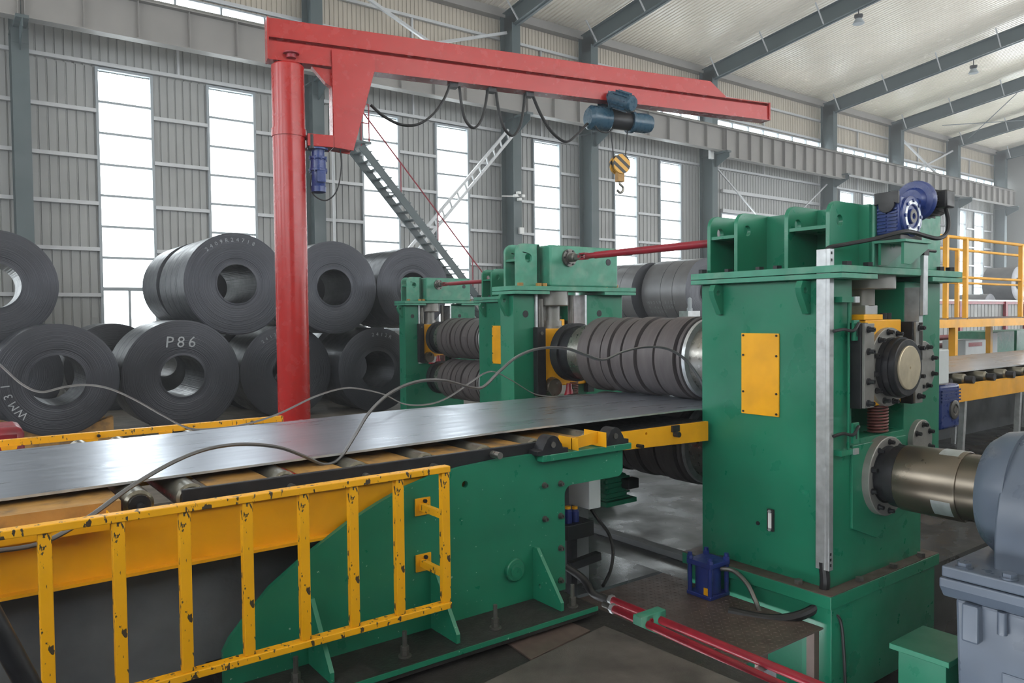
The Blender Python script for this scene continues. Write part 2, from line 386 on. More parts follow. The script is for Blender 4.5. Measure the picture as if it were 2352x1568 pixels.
FZ0, FZ1 = 3.0, 13.0
wf.box(XL, XR, YF-.15, YF, -1, FZ0).box(XL, XR, YF-.15, YF, FZ1, 14.2)
wf.box(XL, 3.2, YF-.15, YF, FZ0, FZ1)
xs_ = 3.2
while xs_ < XR: wf.box(xs_, xs_+2.2, YF-.15, YF, FZ0, FZ1); xs_ += 7.6
struct(wf.build('wall_front', M['wall'], smooth=0))
xs_ = 3.2+2.2
while xs_ < XR: portal(xs_, xs_+5.4, YF+.05, FZ0, FZ1, 1); xs_ += 7.6
struct(MB().box(-8, 40, -2.9, -2.7, -1, 3.7).build('wall_shade_blocker', M['wall'], smooth=0), 'unseen wall added behind the camera to shade the foreground')  # added out of view: blocks low daylight so the lower foreground stays darker
# ---- columns
nth = ['first', 'second', 'third', 'fourth', 'fifth', 'sixth', 'seventh', 'eighth', 'ninth', 'tenth']
col_lab = {1: 'slate grey steel column beside the leftmost tall window, left of the red crane', 2: 'slate grey steel column standing right behind the red crane post',
 3: 'slate grey steel column at the head of the zigzag stair brace', 4: 'slate grey steel column behind the hoist, one past the stair brace',
 5: 'slate grey steel column at the near side of the wide low window', 6: 'slate grey steel column at the far side of the wide low window',
 7: 'slate grey steel column on the near side of the high crossed braces', 8: 'slate grey steel column on the far side of the high crossed braces',
 9: 'slate grey corner column beside the far end wall'}
YC0, YC1 = 23.0, 23.75
cols = []
for i, x in enumerate(COLX):
    if i == 0: continue
    t = thing('steel_column', col_lab[i], 'column', (x, 23.4, 0), 'hall columns')
    w = .19
    MB().box(x-w, x+w, YC0, YC0+.025, 0, 12.9).build('flange', M['column'], t, 0)
    MB().box(x-w, x+w, YC1-.025, YC1, 0, 13.4).build('flange', M['column'], t, 0)
    MB().box(x-.012, x+.012, YC0+.02, YC1-.02, 0, 13.3).build('web', M['column'], t, 0)
    b_ = MB().box(x-.14, x+.14, 22.2, YC0, 9.38, 9.46)
    b_.plate([(0, 0), (.8, 0), (.8, -.55), (.72, -.55), (0, -.2)], [], (x-.012, 22.2, 9.38), (0, 1, 0), (0, 0, 1), (.024, 0, 0))
    b_.build('corbel', M['column'], t, 0)
    MB().box(x-w, x+w, YC0-.01, YC0+.03, 9.0, 9.05).box(x-w-.004, x+w+.004, YC0, YC1, 9.38, 9.41).build('stiffener', M['column'], t, 0)
    MB().box(x-.3, x+.3, 22.9, 23.9, 0, .03).build('base_plate', M['column'], t, 0)
    cols.append(t)
# ---- rafters with fly braces
raf_lab = {1: 'slate roof rafter above the leftmost column', 2: 'slate roof rafter above the column behind the red crane post', 3: 'slate roof rafter above the stair brace column', 4: 'slate roof rafter rising from the column behind the hoist',
 5: 'slate roof rafter carrying a pendant lamp, near side of the wide low window', 6: 'slate roof rafter with a pendant lamp, far side of the wide low window',
 7: 'slate roof rafter on the near side of the high crossed braces', 8: 'slate roof rafter on the far side of the high crossed braces', 9: 'last slate roof rafter beside the far end wall'}
def rz(y): return 12.80+SL*(23.3-y)
for i, x in enumerate(COLX):
    if i == 0: continue
    t = thing('roof_rafter', raf_lab[i], 'rafter', (x, 23.3, 12.8), 'roof rafters')
    y0, y1 = YR, 23.72
    q = lambda y, dz: (y, rz(y)+dz)
    MB().plate([q(y0, .02), q(y1, -.05), q(y1, .66), q(y0, .66)], [], (x-.012, 0, 0), (0, 1, 0), (0, 0, 1), (.024, 0, 0)).build('web', M['rafter'], t, 0)
    MB().plate([q(y0, 0), q(23.02, 0), q(23.02, .025), q(y0, .025)], [], (x-.15, 0, 0), (0, 1, 0), (0, 0, 1), (.3, 0, 0)).build('bottom_flange', M['rafter'], t, 0)
    MB().plate([q(y0, .655), q(y1, .655), q(y1, .68), q(y0, .68)], [], (x-.15, 0, 0), (0, 1, 0), (0, 0, 1), (.3, 0, 0)).build('top_flange', M['rafter'], t, 0)
    y = 22.7; br = None
    while y > YR+.5:
        if br is None: br = MB().bar((x-.13, y, rz(y)+.02), (x-.75, y-.02, rz(y)+.74), .045, .045).build('fly_brace', M['girt'], t, 0); yb = y
        else: dup(br, t, (0, y-yb, SL*(yb-y)))
        y -= 2.6
# ---- crane runway beams, one per bay, with web stiffeners
run_lab = ['plain grey crane runway beam left of the leftmost column', 'grey crane runway beam crossing above the two leftmost tall windows', 'grey crane runway beam between the crane post column and the stair brace', 'short grey crane runway beam behind the hanging black cables',
 'grey crane runway beam behind the blue hoist', 'deep ribbed grey crane runway beam above the wide low window', 'grey ribbed crane runway beam past the wide low window', 'grey ribbed crane runway beam below the high crossed braces', 'farthest grey ribbed crane runway beam toward the end wall']
GY = 22.55
for i, (a, b_) in enumerate(zip([XL]+COLX[1:-1], COLX[1:])):
    t = thing('runway_beam', run_lab[i], 'beam', ((a+b_)/2, GY, 9.46), 'crane runway beams')
    zb, zt = (9.46, 10.5) if i != 5 else (9.20, 10.5)
    a2, b2 = a+.01, b_-.01
    MB().box(a2, b2, GY-.01, GY+.01, zb+.03, zt-.03).build('web', M['girder'], t, 0)
    MB().box(a2, b2, GY-.2, GY+.2, zt-.03, zt).build('top_flange', M['girder'], t, 0)
    MB().box(a2, b2, GY-.17, GY+.17, zb, zb+.03).build('bottom_flange', M['girder'], t, 0)
    n = max(3, round((b_-a)/(1.35 if i < 5 else .95))); st = None
    for j in range(n+1):
        x = a2+.06+(b2-a2-.12)*j/n
        if st is None: st = MB().box(x-.008, x+.008, GY-.16, GY+.16, zb+.03, zt-.03).build('stiffener', M['girder'], t, 0); xb = x
        else: dup(st, t, (x-xb, 0, 0))
    MB().box(a2, b2, GY-.04, GY+.04, zt, zt+.12).build('rail', M['steel_dull'], t, 0)
# ---- high bay lamps
for (px, py, lab) in ((1972, 45, 'round pendant lamp under the rafter at the near side of the wide low window'), (2236, 160, 'round pendant lamp under the rafter at the far side of the wide low window')):
    p = PZ(px, py, 13.35); x = 29.0 if px < 2000 else 39.1; s_ = x/p.x if False else 1
    p = PX(px, py, x); zt = rz(p.y)
    t = thing('pendant_lamp', lab, 'lamp', (x, p.y, zt), 'pendant lamps')
    MB().cyl((x, p.y, p.z+.1), (x, p.y, zt), .02, n=8).build('stem', M['black'], t)
    MB().lathe((x, p.y, p.z), (0, 0, 1), [(.02, .1), (.1, .16), (.18, .16), (.2, .05)], 20).build('housing', M['black'], t)
    MB().lathe((x, p.y, p.z-.17), (0, 0, 1), [(0, .2), (.02, .22), (.2, .12)], 20).build('lamp_shade', M['frame'], t)
# ---- bracing
def brace(name, lab, pts, w=.1, h=.1):
    t = thing(name, lab, 'brace', pts[0][0])
    for a, b_ in pts: MB().bar(a, b_, w, h).build('brace_bar', M['girt'], t, 0)
    return t
brace('cross_brace', 'pale steel cross brace high between two far columns', [((46.6, 23.3, 12.6), (53.7, 23.3, 10.0)), ((53.7, 23.35, 12.6), (46.6, 23.35, 10.0))])
brace('cross_brace', 'long slate roof-edge brace crossing above the red jib', [((9.9, 23.3, 13.2), (17.3, 23.3, 10.2)), ((9.9, 23.35, 10.2), (17.3, 23.35, 12.6))])
brace('cross_brace', 'thin white brace rods crossing the wide low window', [((29.3, 23.3, 9.0), (34.0, 23.3, 6.0)), ((38.8, 23.3, 9.0), (34.2, 23.3, 6.0))], .06, .06)
t = thing('roof_tie', 'thin crossed tie rods under the roof near the far end', 'tie rod', PX(2165, 288, 47.0))
for p_, q_ in ((PX(2165, 288, 47.0), PX(2352, 276, 53.5)), (PX(2225, 318, 53.5), PX(2335, 215, 47.0))): MB().cyl(p_, q_, .025, n=6).build('rod', M['rafter'], t)
# ================================================================== ROLLER TABLE, STRIP, GUARD
SN, SF = 4.20, 5.75                     # strip edges
def strip_z(x):
    pts = [(-8, 1.19), (0, 1.19), (3, 1.225), (4.9, 1.222), (5.8, 1.195), (6.6, 1.235), (9, 1.285), (45, 1.285)]
    for (a, za), (b, zb) in zip(pts[:-1], pts[1:]):
        if a <= x <= b: return za+(zb-za)*(x-a)/(b-a)
mb = MB(); xs = [-8, -4, 0, .5, 1, 1.5, 2, 2.5, 3, 3.6, 4.2, 4.6, 4.9, 5.2, 5.5, 5.8, 6.1, 6.4, 6.8, 7.5, 8.2, 9, 12, 20, 45]
vs = []; fs = []
for x in xs:
    z = strip_z(x); vs += [(x, SN, z), (x, SF, z), (x, SF, z-.013), (x, SN, z-.013)]
for i in range(len(xs)-1):
    for k in range(4): fs.append((i*4+k, (i+1)*4+k, (i+1)*4+(k+1) % 4, i*4+(k+1) % 4)[::-1])
mb.add(vs, fs)
so_ = mb.build('steel_strip', M['strip'], smooth=20); so_.data.materials.append(M['galv'])
for p_ in so_.data.polygons:
    if abs(p_.normal.y) > .9: p_.material_index = 1
tag(so_, 'long shiny grey steel strip running over rollers into the mill', 'steel strip')

# wavy edge trimmings that run back along both strip edges
def trim(pix, Y, r, lab, flat):
    pts = spline([PY(a, b, Y+dy) for a, b, dy in pix], 8)
    tag(MB().tube(pts, r, 8, flat).build('edge_trimming', M['trimsteel'], smooth=60), lab, 'steel trimming', 'trimmed strip edges')
trim([(-60, 1268, -.5), (0, 1264, -.5), (100, 1245, -.48), (200, 1190, -.42), (300, 1118, -.3), (400, 1060, -.2), (480, 1030, -.1), (560, 1020, -.05), (640, 1027, 0), (700, 1048, 0),
      (745, 1066, 0), (780, 1052, 0), (815, 1000, 0), (850, 945, 0), (900, 900, 0), (960, 876, 0), (1020, 874, 0), (1080, 889, 0), (1110, 888, 0), (1150, 850, 0), (1190, 818, .1), (1240, 800, .2),
      (1300, 800, .3), (1345, 815, .35), (1385, 826, .4), (1430, 808, .4), (1480, 797, .4), (1530, 800, .35), (1570, 822, .3), (1600, 858, .25), (1625, 905, .2)], SN, .016, 'grey steel edge trimming waving in long loops above the near strip edge', .010)
trim([(-60, 790, .2), (0, 838, .1), (50, 882, .1), (95, 900, .1), (150, 888, .1), (200, 884, .1), (250, 892, .1), (310, 918, .1), (370, 952, .1), (430, 982, .08), (480, 985, .05), (560, 975, .05), (640, 950, .05), (720, 912, .05),
      (780, 893, .05), (820, 892, .05), (880, 905, .05), (930, 928, .05), (985, 928, .05), (1030, 912, .05), (1080, 878, .05), (1115, 856, .05), (1140, 855, .05), (1180, 876, .05), (1230, 905, .05), (1290, 912, .05)], SF, .012, 'thinner dark edge trimming waving above the far strip edge', .005)

# ---- entry roller table
tb = thing('roller_table', 'yellow roller table with steel rollers carrying the strip', 'roller table', (1.5, 5, .8))
MB().box(-8, 2.62, 3.98, 4.05, .80, 1.085).build('side_beam', M['yellow'], tb, 0, bevel=.006)
MB().box(-8, 2.62, 3.93, 3.98, .80, .815).box(-8, 2.62, 3.95, 3.98, 1.07, 1.085).build('beam_flange', M['yellow'], tb, 0)
MB().box(-8, 4.9, 6.05, 6.12, .80, 1.06).build('side_beam', M['yellow'], tb, 0)
MB().box(.93, 3.16, 3.945, 3.97, 1.06, 1.172).build('guard_bar', M['black'], tb, 0, bevel=.004)
rx = [-7+.46*k for k in range(16)]+[.75, .99, 1.47, 1.90, 2.34, 2.77, 3.18, 3.66]
rl = None
for x in rx:
    if rl is None:
        o = MB().lathe((x, 4.02, 1.112), (0, 1, 0), [(0, .056), (.012, .07), (2.0, .07), (2.012, .056)], 24).build('roller', M['rollsteel'], tb); rl = o
        e1 = MB().lathe((x, 4.0, 1.112), (0, 1, 0), [(-.05, .018), (0, .018), (0, .05), (.03, .05)], 18).build('end_cap', M['black'], o)
        e2 = MB().lathe((x, 6.02, 1.112), (0, 1, 0), [(0, .05), (.03, .05)], 18).build('end_cap', M['black'], o); x_r = x
    else:
        c = dup(rl, tb, (x-x_r, 0, 0))
        for e in (e1, e2): k_ = e.copy(); link(k_); k_.parent = c
# cover plates between rollers
rs = sorted(rx)
for a, b in zip(rs[:-1], rs[1:]):
    if a == .75: continue
    MB().box(a+.085, b-.085, 3.985, 6.0, 1.148, 1.154).box(a+.085, b-.085, 3.985, 3.990, 1.05, 1.148).build('cover_plate', M['yellow_dusty'], tb, 0)
MB().box(-8, .62, 3.88, 3.975, 1.085, 1.09).box(-8, .62, 3.88, 3.885, 1.05, 1.12).box(.60, .605, 3.88, 3.975, 1.05, 1.12).build('edge_channel', M['yellow'], tb, 0)
for x in (1.47, 1.90, 2.34): MB().lathe((x, 3.90, 1.112), (0, 1, 0), [(0, .02), (.05, .02), (.05, .035), (.06, .035)], 14).build('stub_shaft', M['steel_dull'], tb)
MB().cyl((2.78, 3.86, 1.135), (2.78, 3.95, 1.135), .022, n=16).build('stub_shaft', M['steel'], tb)
# far side angle rail on short feet
fr = thing('edge_rail', 'thin yellow angle rail on short feet along the far strip edge', 'rail', (0, 6.2, 1.1))
MB().box(-8, 2.26, 6.20, 6.205, 1.155, 1.195).box(-8, 2.26, 6.20, 6.25, 1.195, 1.20).build('rail_angle', M['yellow_chip'], fr, 0)
for x in (-3.6, -2.6, -1.6, -.6, .36, .85, 1.35, 1.9): MB().plate([(-.03, 0), (.03, 0), (.05, .07), (-.05, .07)], [], (x, 6.19, 1.09), (1, 0, 0), (0, 0, 1), (0, .01, 0)).build('foot', M['yellow'], fr, 0)
for x in (.9, 1.5, 2.0): hexbolt(MB(), (x, 6.17, 1.175), (0, 1, 0), .012, .03).build('bolt', M['black'], fr)
# side guide plates past the rail
for i, (x0, x1) in enumerate(((1.02, 1.52), (1.70, 2.15), (2.35, 2.95))):
    tag(MB().obox(((x0+x1)/2, 5.95, 1.163), (1, 0, 0), (0, .995, -.10), (0, .10, .995), x1-x0, .24, .008).build('guide_plate', M['galv'], smooth=0),
        ['pale guide plate by the bolts of the far yellow rail', 'pale guide plate below the red crane post', 'pale guide plate right of the red crane post'][i], 'guide plate')

# ---- yellow guard frame with posts
GYD = 3.64
gd = thing('guard_railing', 'yellow chipped steel guard frame with eight posts beside the roller table', 'railing', (1, GYD, .36))
gz0, gz1 = .375, 1.175
xl = -1.6; xr = PY(1030, 1200, GYD).x
MB().box(xl, xr, GYD-.03, GYD+.03, gz1-.035, gz1).build('top_rail', M['yellow_chip'], gd, 0, bevel=.004)
MB().box(xl, xr, GYD-.03, GYD+.03, gz0, gz0+.035).build('bottom_rail', M['yellow_chip'], gd, 0, bevel=.004)
gp = None
for a, b in ((-1.5, 0), (-.9, 0), (-.42, 0), (85, 122), (262, 284), (410, 440), (555, 582), (685, 712), (802, 822), (905, 929), (1008, 1030)):
    xc = a if b == 0 else PY((a+b)/2, 1300, GYD).x
    if b == 1030: xc = xr-.025
    if gp is None: gp = MB().box(xc-.025, xc+.025, GYD-.02, GYD+.02, gz0+.035, gz1-.035).build('post', M['yellow_chip'], gd, 0, bevel=.004); xg = xc
    else: dup(gp, gd, (xc-xg, 0, 0))
for py_ in (1160, 1288):
    p = PY(978, py_, 3.90)
    o = MB().box(xr-.045, xr-.015, GYD+.02, 3.89, p.z-.02, p.z+.02).build('mounting_arm', M['yellow_chip'], gd, 0)
    MB().box(xr-.07, xr+.03, 3.885, 3.895, p.z-.05, p.z+.05).build('mounting_pad', M['yellow'], o, 0)
    hexbolt(MB(), (xr-.01, 3.885, p.z+.032), (0, -1, 0), .012, .015).build('bolt', M['black'], o)

# ---- green cantilever support of the table
BY = 3.90
sp = thing('table_support', 'green scratched support plate with curved edge and gussets under the table end', 'support frame', (2.4, BY, .1))
prof = [PY(a, b, BY) for a, b in ((515, 1568), (513, 1500), (528, 1468), (560, 1425), (620, 1350), (700, 1278), (800, 1200), (870, 1155), (930, 1120), (1000, 1090), (1060, 1073), (1140, 1056), (1225, 1043))]
out = [(p.x, p.z) for p in prof]
zt_ = PY(1230, 1052, BY).z; xe = PY(1430, 1040, BY).x; zl = PY(1300, 1105, BY).z; xleg = PY(1298, 1250, BY).x
out[0] = (out[0][0], .16)
out += [(out[-1][0]+.03, zt_-.02), (xe, zt_-.02)] + arc(xe-.05, zl+.02, .05, 0, -90, 5) + [(xleg+.08, zl-.03)] + arc(xleg+.06, zl-.09, .06, 90, 180, 5) + [(xleg, .16)]
h = PY(1068, 1112, BY)
mb = MB().plate(out, [circ(h.x, h.z, .022, 14)], (0, BY, 0), (1, 0, 0), (0, 0, 1), (0, .035, 0))
mb.build('side_plate', M['green_scratch'], sp, 0)
MB().box(1.1, 3.30, 3.545, 4.26, .11, .16).build('base_plate', M['floor_dark'], sp, 0)
MB().box(1.1, 3.30, 3.537, 3.545, .135, .162).build('base_edge', M['green_scratch'], sp, 0)
MB().box(out[13][0], xe+.03, BY-.06, BY+.12, zt_-.022, zt_+.022).build('top_flange', M['green_scratch'], sp, 0, bevel=.004)
for xg, zh in ((PY(713, 1480, BY).x, .52), (PY(994, 1410, BY).x, .52), (PY(1228, 1340, BY).x, .50)):
    MB().plate([(0, 0), (.28, 0), (.28, .05), (.04, zh-.16), (0, zh-.16)], [circ(.07, .1, .014, 10)], (xg-.012, BY, .16), (0, -1, 0), (0, 0, 1), (.024, 0, 0)).build('gusset', M['green_scratch'], sp, 0)
bp_ = PY(1180, 1307, BY)
o = MB().lathe((bp_.x, BY, bp_.z), (0, -1, 0), [(0, .072), (.022, .072), (.028, .066), (.028, .045), (.034, .045), (.034, .012), (.03, .012)], 28).build('hub_cover', M['green'], sp)
for px, py in ((1250, 1114), (1287, 1110), (1251, 1191), (1287, 1184), (1287, 1258), (1287, 1332)):
    q = PY(px, py, BY); capbolt(MB(), (q.x, BY, q.z), (0, -1, 0), .014, .03).build('bolt', M['steel_dull'], sp)
for px, py in ((930, 1505), (1138, 1440), (1315, 1390), (680, 1568)):
    q = PZ(px, py, .165); mb = MB().cyl((q.x, q.y, .16), (q.x, q.y, .30), .013, n=10); hexbolt(mb, (q.x, q.y, .17), (0, 0, 1), .024, .025); hexbolt(mb, (q.x, q.y, .197), (0, 0, 1), .024, .022); mb.lathe((q.x, q.y, .16), (0, 0, 1), [(0, .036), (.008, .036)], 16)
    mb.build('anchor_bolt', M['steel_dull'], sp)
# pillow blocks on the flange
for px, py in ((1265, 1042), (1408, 1018)):
    q = PY(px, py, BY-.03); x = q.x; z0 = zt_+.022
    t = MB().plate([(-.13, 0), (.13, 0), (.13, .03), (.085, .035), (.075, .06)]+arc(0, .06, .062, 20, 160, 8)+[(-.075, .06), (-.085, .035), (-.13, .03)], [], (x, BY-.055, z0), (1, 0, 0), (0, 0, 1), (0, .1, 0)).build('bearing_block', M['black'], sp, 30, bevel=.004)
    MB().lathe((x, BY-.055, z0+.062), (0, -1, 0), [(0, .02), (.006, .02)], 16).build('shaft_end', M['steel_dull'], t)
q0 = PY(1335, 1020, BY-.02).x
ch = MB(); ch.plate([(-.12, .0), (.12, .02), (.12, .10), (-.12, .075)], [], (q0+.02, BY-.04, zt_+.03), (1, 0, 0), (0, 0, 1), (0, .008, 0)).box(q0-.10, q0-.094, BY-.1, BY+.1, zt_+.03, zt_+.11).box(q0+.134, q0+.14, BY-.12, BY+.1, zt_+.03, zt_+.13)
ch.build('chute', M['yellow'], sp, 0)
# ---- yellow entry arm into the mill
ea = thing('entry_guide_arm', 'yellow entry guide beam between the table end and the mill', 'guide beam', (4.5, 4.2, 1))
MB().plate([(3.95, 1.045), (4.05, 1.13), (5.05, 1.125), (5.05, .965), (3.95, 1.0)], [circ(4.32, 1.095, .012, 10)], (0, 4.08, 0), (1, 0, 0), (0, 0, 1), (0, .03, 0)).build('arm_plate', M['yellow'], ea, 0)
MB().box(3.95, 5.05, 4.1, 5.9, 1.10, 1.125).build('deck_plate', M['black'], ea, 0)
MB().plate([(3.95, 1.0), (3.95, 1.12), (5.05, 1.12), (5.05, .965)], [], (0, 5.9, 0), (1, 0, 0), (0, 0, 1), (0, .03, 0)).build('arm_plate', M['yellow'], ea, 0)
mb = MB(); mb.box(4.60, 4.68, 4.06, 4.08, 1.08, 1.13).cyl((4.64, 4.03, 1.06), (4.64, 4.08, 1.06), .022, n=14); mb.build('clamp_bolt', M['black'], ea)
MB().cyl((4.22, 4.02, 1.015), (4.22, 4.08, 1.015), .014, n=10).build('bolt', M['black'], ea)
# ================================================================== ROLLING MILL (built once, copied for the second line)
X0, X1 = 5.12, 6.81; AXX, AXU, AXL = 5.80, 1.59, .785
HN = (3.05, 4.20); HF = (6.83, 7.08)
def lug(mb, x, y, z, w=.16, h=.2, t=.05):       # hanging eye lug on the left face
    return mb.plate([(0, h), (0, 0), (-.03, 0), (-w*.65, h*.55)]+[(-w*.75, h*.8), (-w*.6, h)], [circ(-w*.38, h*.72, .022, 10)], (x, y, z-h), (1, 0, 0), (0, 0, 1), (0, t, 0))
def towerplate(mb, y, t, x0, x1, z0, z1, holes=True, r=.12):
    prof = [(x0, z0), (x1, z0)]+arc(x1-r, z1-r, r, 0, 90, 6)+arc(x0+r, z1-r, r, 90, 180, 6)
    return mb.plate(prof, [circ(x0+.13, z1-.13, .042, 16), circ(x1-.13, z1-.13, .042, 16)] if holes else [], (0, y, 0), (1, 0, 0), (0, 0, 1), (0, t, 0))
def housing(name, lab, near, ya, yb, xo=0):
    t = thing(name, lab, 'mill housing', ((X0+X1)/2, (ya+yb)/2, -.25))
    xr_low = 6.50
    U = [(X0, 0), (xr_low, 0), (xr_low, .55), (X1, .62), (X1, 2.25), (6.20, 2.25), (6.20, 1.06), (5.42, 1.06), (5.42, 2.25), (X0, 2.25)]
    holes = []
    MB().plate(U, holes, (0, ya, 0), (1, 0, 0), (0, 0, 1), (0, yb-ya, 0)).build('frame_body', M['green'], t, 0, bevel=.008)
    MB().box(X0-.14, X1-.2, ya-.1, yb+.1, -.09, 0).build('foot_flange', M['green'], t, 0, bevel=.004)
    MB().box(X0-.135, X1-.205, ya-.095, yb+.095, 0, .006).build('ledge_grime', M['plate_steel'], t, 0)
    for yy in (ya+.2, yb-.25): hexbolt(MB(), (X0-.07, yy, .006), (0, 0, 1), .032, .03).build('anchor_nut', M['steel_dull'], t)
    for xx in (5.45, 5.95, 6.4): hexbolt(MB(), (xx, ya-.05, .006), (0, 0, 1), .032, .03).build('anchor_nut', M['steel_dull'], t)
    MB().box(X0-.10, X1-.24, ya-.08, yb+.08, -.8 if near else -.25, -.09).build('foot_box', M['green'], t, 0, bevel=.004)
    o = .10 if near else .14
    mb = MB().box(X0-.07, X1+.11, ya-.13, yb+.06, 2.29, 2.34); mb.build('cap_plate', M['green_light'], t, 0, bevel=.004)
    for xa, xb in ((X0-.07, X0+.42), (X1-.42, X1+.11)): MB().box(xa, xb, ya-.13, yb+.06, 2.25, 2.285).build('cap_spacer', M['green_light'], t, 0, bevel=.003)
    return t
# ---------------- near housing
hn = housing('mill_housing', 'large green mill housing with a yellow side cover, nearest the grey gearbox', True, *HN)
tz0, tz1 = 2.34, 2.82
for y in (4.15, 3.88, 3.42, 3.08):
    r = .1; prof = [(5.17, tz0), (5.60, tz0), (5.60, tz1)]+arc(5.17+r, tz1-r, r, 90, 180, 6)
    MB().plate(prof, [circ(5.30, tz1-.14, .042, 16)], (0, y, 0), (1, 0, 0), (0, 0, 1), (0, .035, 0)).build('lug_plate', M['green'], hn, 30, bevel=.003)
MB().box(5.56, 5.60, 3.0, 4.20, tz0, tz1-.01).build('cross_plate', M['green'], hn, 0)
for ya, yb in ((3.915, 4.15), (3.115, 3.42)): MB().box(5.18, 5.56, ya, yb, 2.62, 2.645).build('shelf_plate', M['green'], hn, 0)
MB().box(5.60, 6.66, 2.98, 3.50, tz0, tz1-.01).build('gear_case', M['green_light'], hn, 0, bevel=.012)
MB().box(5.60, 6.66, 3.80, 4.16, tz0, tz1-.01).build('gear_case', M['green_light'], hn, 0, bevel=.012)
for y in (4.15, 3.88, 3.42, 3.08):
    r = .1; prof = [(6.66, tz0), (6.86, tz0)]+arc(6.86-r, tz1-r, r, 0, 90, 6)+[(6.66, tz1)]
    MB().plate(prof, [circ(6.76, tz1-.14, .035, 14)], (0, y, 0), (1, 0, 0), (0, 0, 1), (0, .035, 0)).build('lug_plate', M['green'], hn, 30)
for (x, y) in ((5.12, 4.19), (5.24, 4.02), (5.24, 3.72), (5.24, 3.56), (5.34, 3.26), (5.24, 2.99), (5.52, 2.985), (6.62, 2.97), (6.8, 2.97)):
    hexbolt(MB(), (x, y, tz0), (0, 0, 1), .036, .035).build('cap_bolt', M['black'], hn)
for y in (3.98, 3.20):
    l_ = lug(MB(), X0, y, 2.24, .17, .24, .05).build('hanging_lug', M['green'], hn, 30, bevel=.003)
# yellow side cover with its screws
p0, p1 = PX(1703, 764, X0-.01), PX(1789, 952, X0-.01)
cv = MB().box(X0-.012, X0, p1.y, p0.y, 1.215, 1.852).build('side_cover', M['yellow'], hn, 0, bevel=.002)
for yy in (p1.y+.02, p0.y-.02):
    for zz in (1.235, 1.39, 1.68, 1.835): hexbolt(MB(), (X0-.012, yy, zz), (-1, 0, 0), .009, .008).build('screw', M['black'], cv)
# galvanised cable channel on the near corner
gc = MB(); gx = X0-.05
gc.box(gx, gx+.005, 3.05, 3.125, .15, 2.46).box(gx, gx+.055, 3.02, 3.05, .15, 2.46)
o = gc.build('cable_channel', M['galv'], hn, 0, bevel=.003)
for zz in (2.43, 2.38, 2.33, .19, .23, .27): MB().box(gx+.012, gx+.03, 3.018, 3.0205, zz-.01, zz+.01).build('slot', M['black'], o, 0)
MB().tube(spline([(gx+.03, 3.08, .2), (gx+.03, 3.07, .02), (gx-.02, 3.10, -.12), (gx-.13, 3.2, -.2), (gx-.25, 3.35, -.235), (gx-.38, 3.6, -.225)]), .036, 10).build('cable_hose', M['rubber'], hn)
MB().tube(spline([(gx, 3.06, -.05), (gx+.0, 3.0, -.13), (gx+.05, 2.96, -.2), (gx+.06, 2.94, -.4), (gx+.07, 2.93, -.7)]), .012, 8).build('cable', M['rubber'], hn)
# level gauge
q = PX(1772, 1195, X0)
o = MB().box(X0-.02, X0, q.y-.028, q.y+.028, .325, .495).build('level_gauge', M['black'], hn, 0, bevel=.003)
MB().box(X0-.026, X0-.02, q.y-.014, q.y+.014, .35, .47).build('gauge_glass', M['white'], o, 0)
for zz in (.34, .48): hexbolt(MB(), (X0-.02, q.y, zz), (-1, 0, 0), .014, .012).build('screw', M['galv'], o)
MB().lathe((X0, 3.65, .36), (-1, 0, 0), [(0, .016), (.01, .014)], 12).build('drain_plug', M['black'], hn)
# chock, guide bars and bearing in the window of the near housing
MB().box(5.50, 6.03, 2.99, 3.7, 1.30, 1.95).build('bearing_chock', M['yellow'], hn, 0, bevel=.008)
MB().box(5.47, 5.74, 2.985, 3.3, 1.95, 1.99).build('chock_lid', M['yellow'], hn, 0, bevel=.004)
for xa, xb, z0, z1 in ((5.375, 5.475, 1.30, 1.93), (6.14, 6.22, 1.28, 1.93)):
    MB().box(xa, xb, 2.955, 3.4, z0, z1).build('guide_bar', M['black'], hn, 0, bevel=.005)
    pl = MB().box(xa+.012, xb+.05, 2.935, 2.955, z0+.005, z1-.005).build('keeper_plate', M['steel_grey'], hn, 0, bevel=.003)
    for zz in (1.34, 1.50, 1.72, 1.88): capbolt(MB(), (xa+.06, 2.935, zz), (0, -1, 0), .017, .05).build('bolt', M['black'], pl)
o = MB().lathe((AXX, 2.99, AXU), (0, -1, 0), [(-.1, .30), (.03, .30), (.035, .295), (.035, .23)], 44).build('bearing_cover', M['steel_grey'], hn)
for k_ in range(12):
    a = math.pi*2*(k_+.3)/12; capbolt(MB(), (AXX+.268*math.cos(a), 2.955, AXU+.268*math.sin(a)), (0, -1, 0), .016, .045).build('bolt', M['black'], o)
MB().lathe((AXX, 2.955, AXU), (0, -1, 0), [(0, .225), (.04, .225), (.04, .215), (.06, .215), (.06, .230), (.09, .230), (.09, .215), (.13, .215), (.135, .208), (.135, .165)], 44).build('bearing_nut', M['black'], hn)
MB().lathe((AXX, 2.83, AXU), (0, -1, 0), [(-.1, .165), (.02, .165), (.024, .16), (.024, .01), (.015, .01)], 44).build('roll_end', M['brass'], hn)
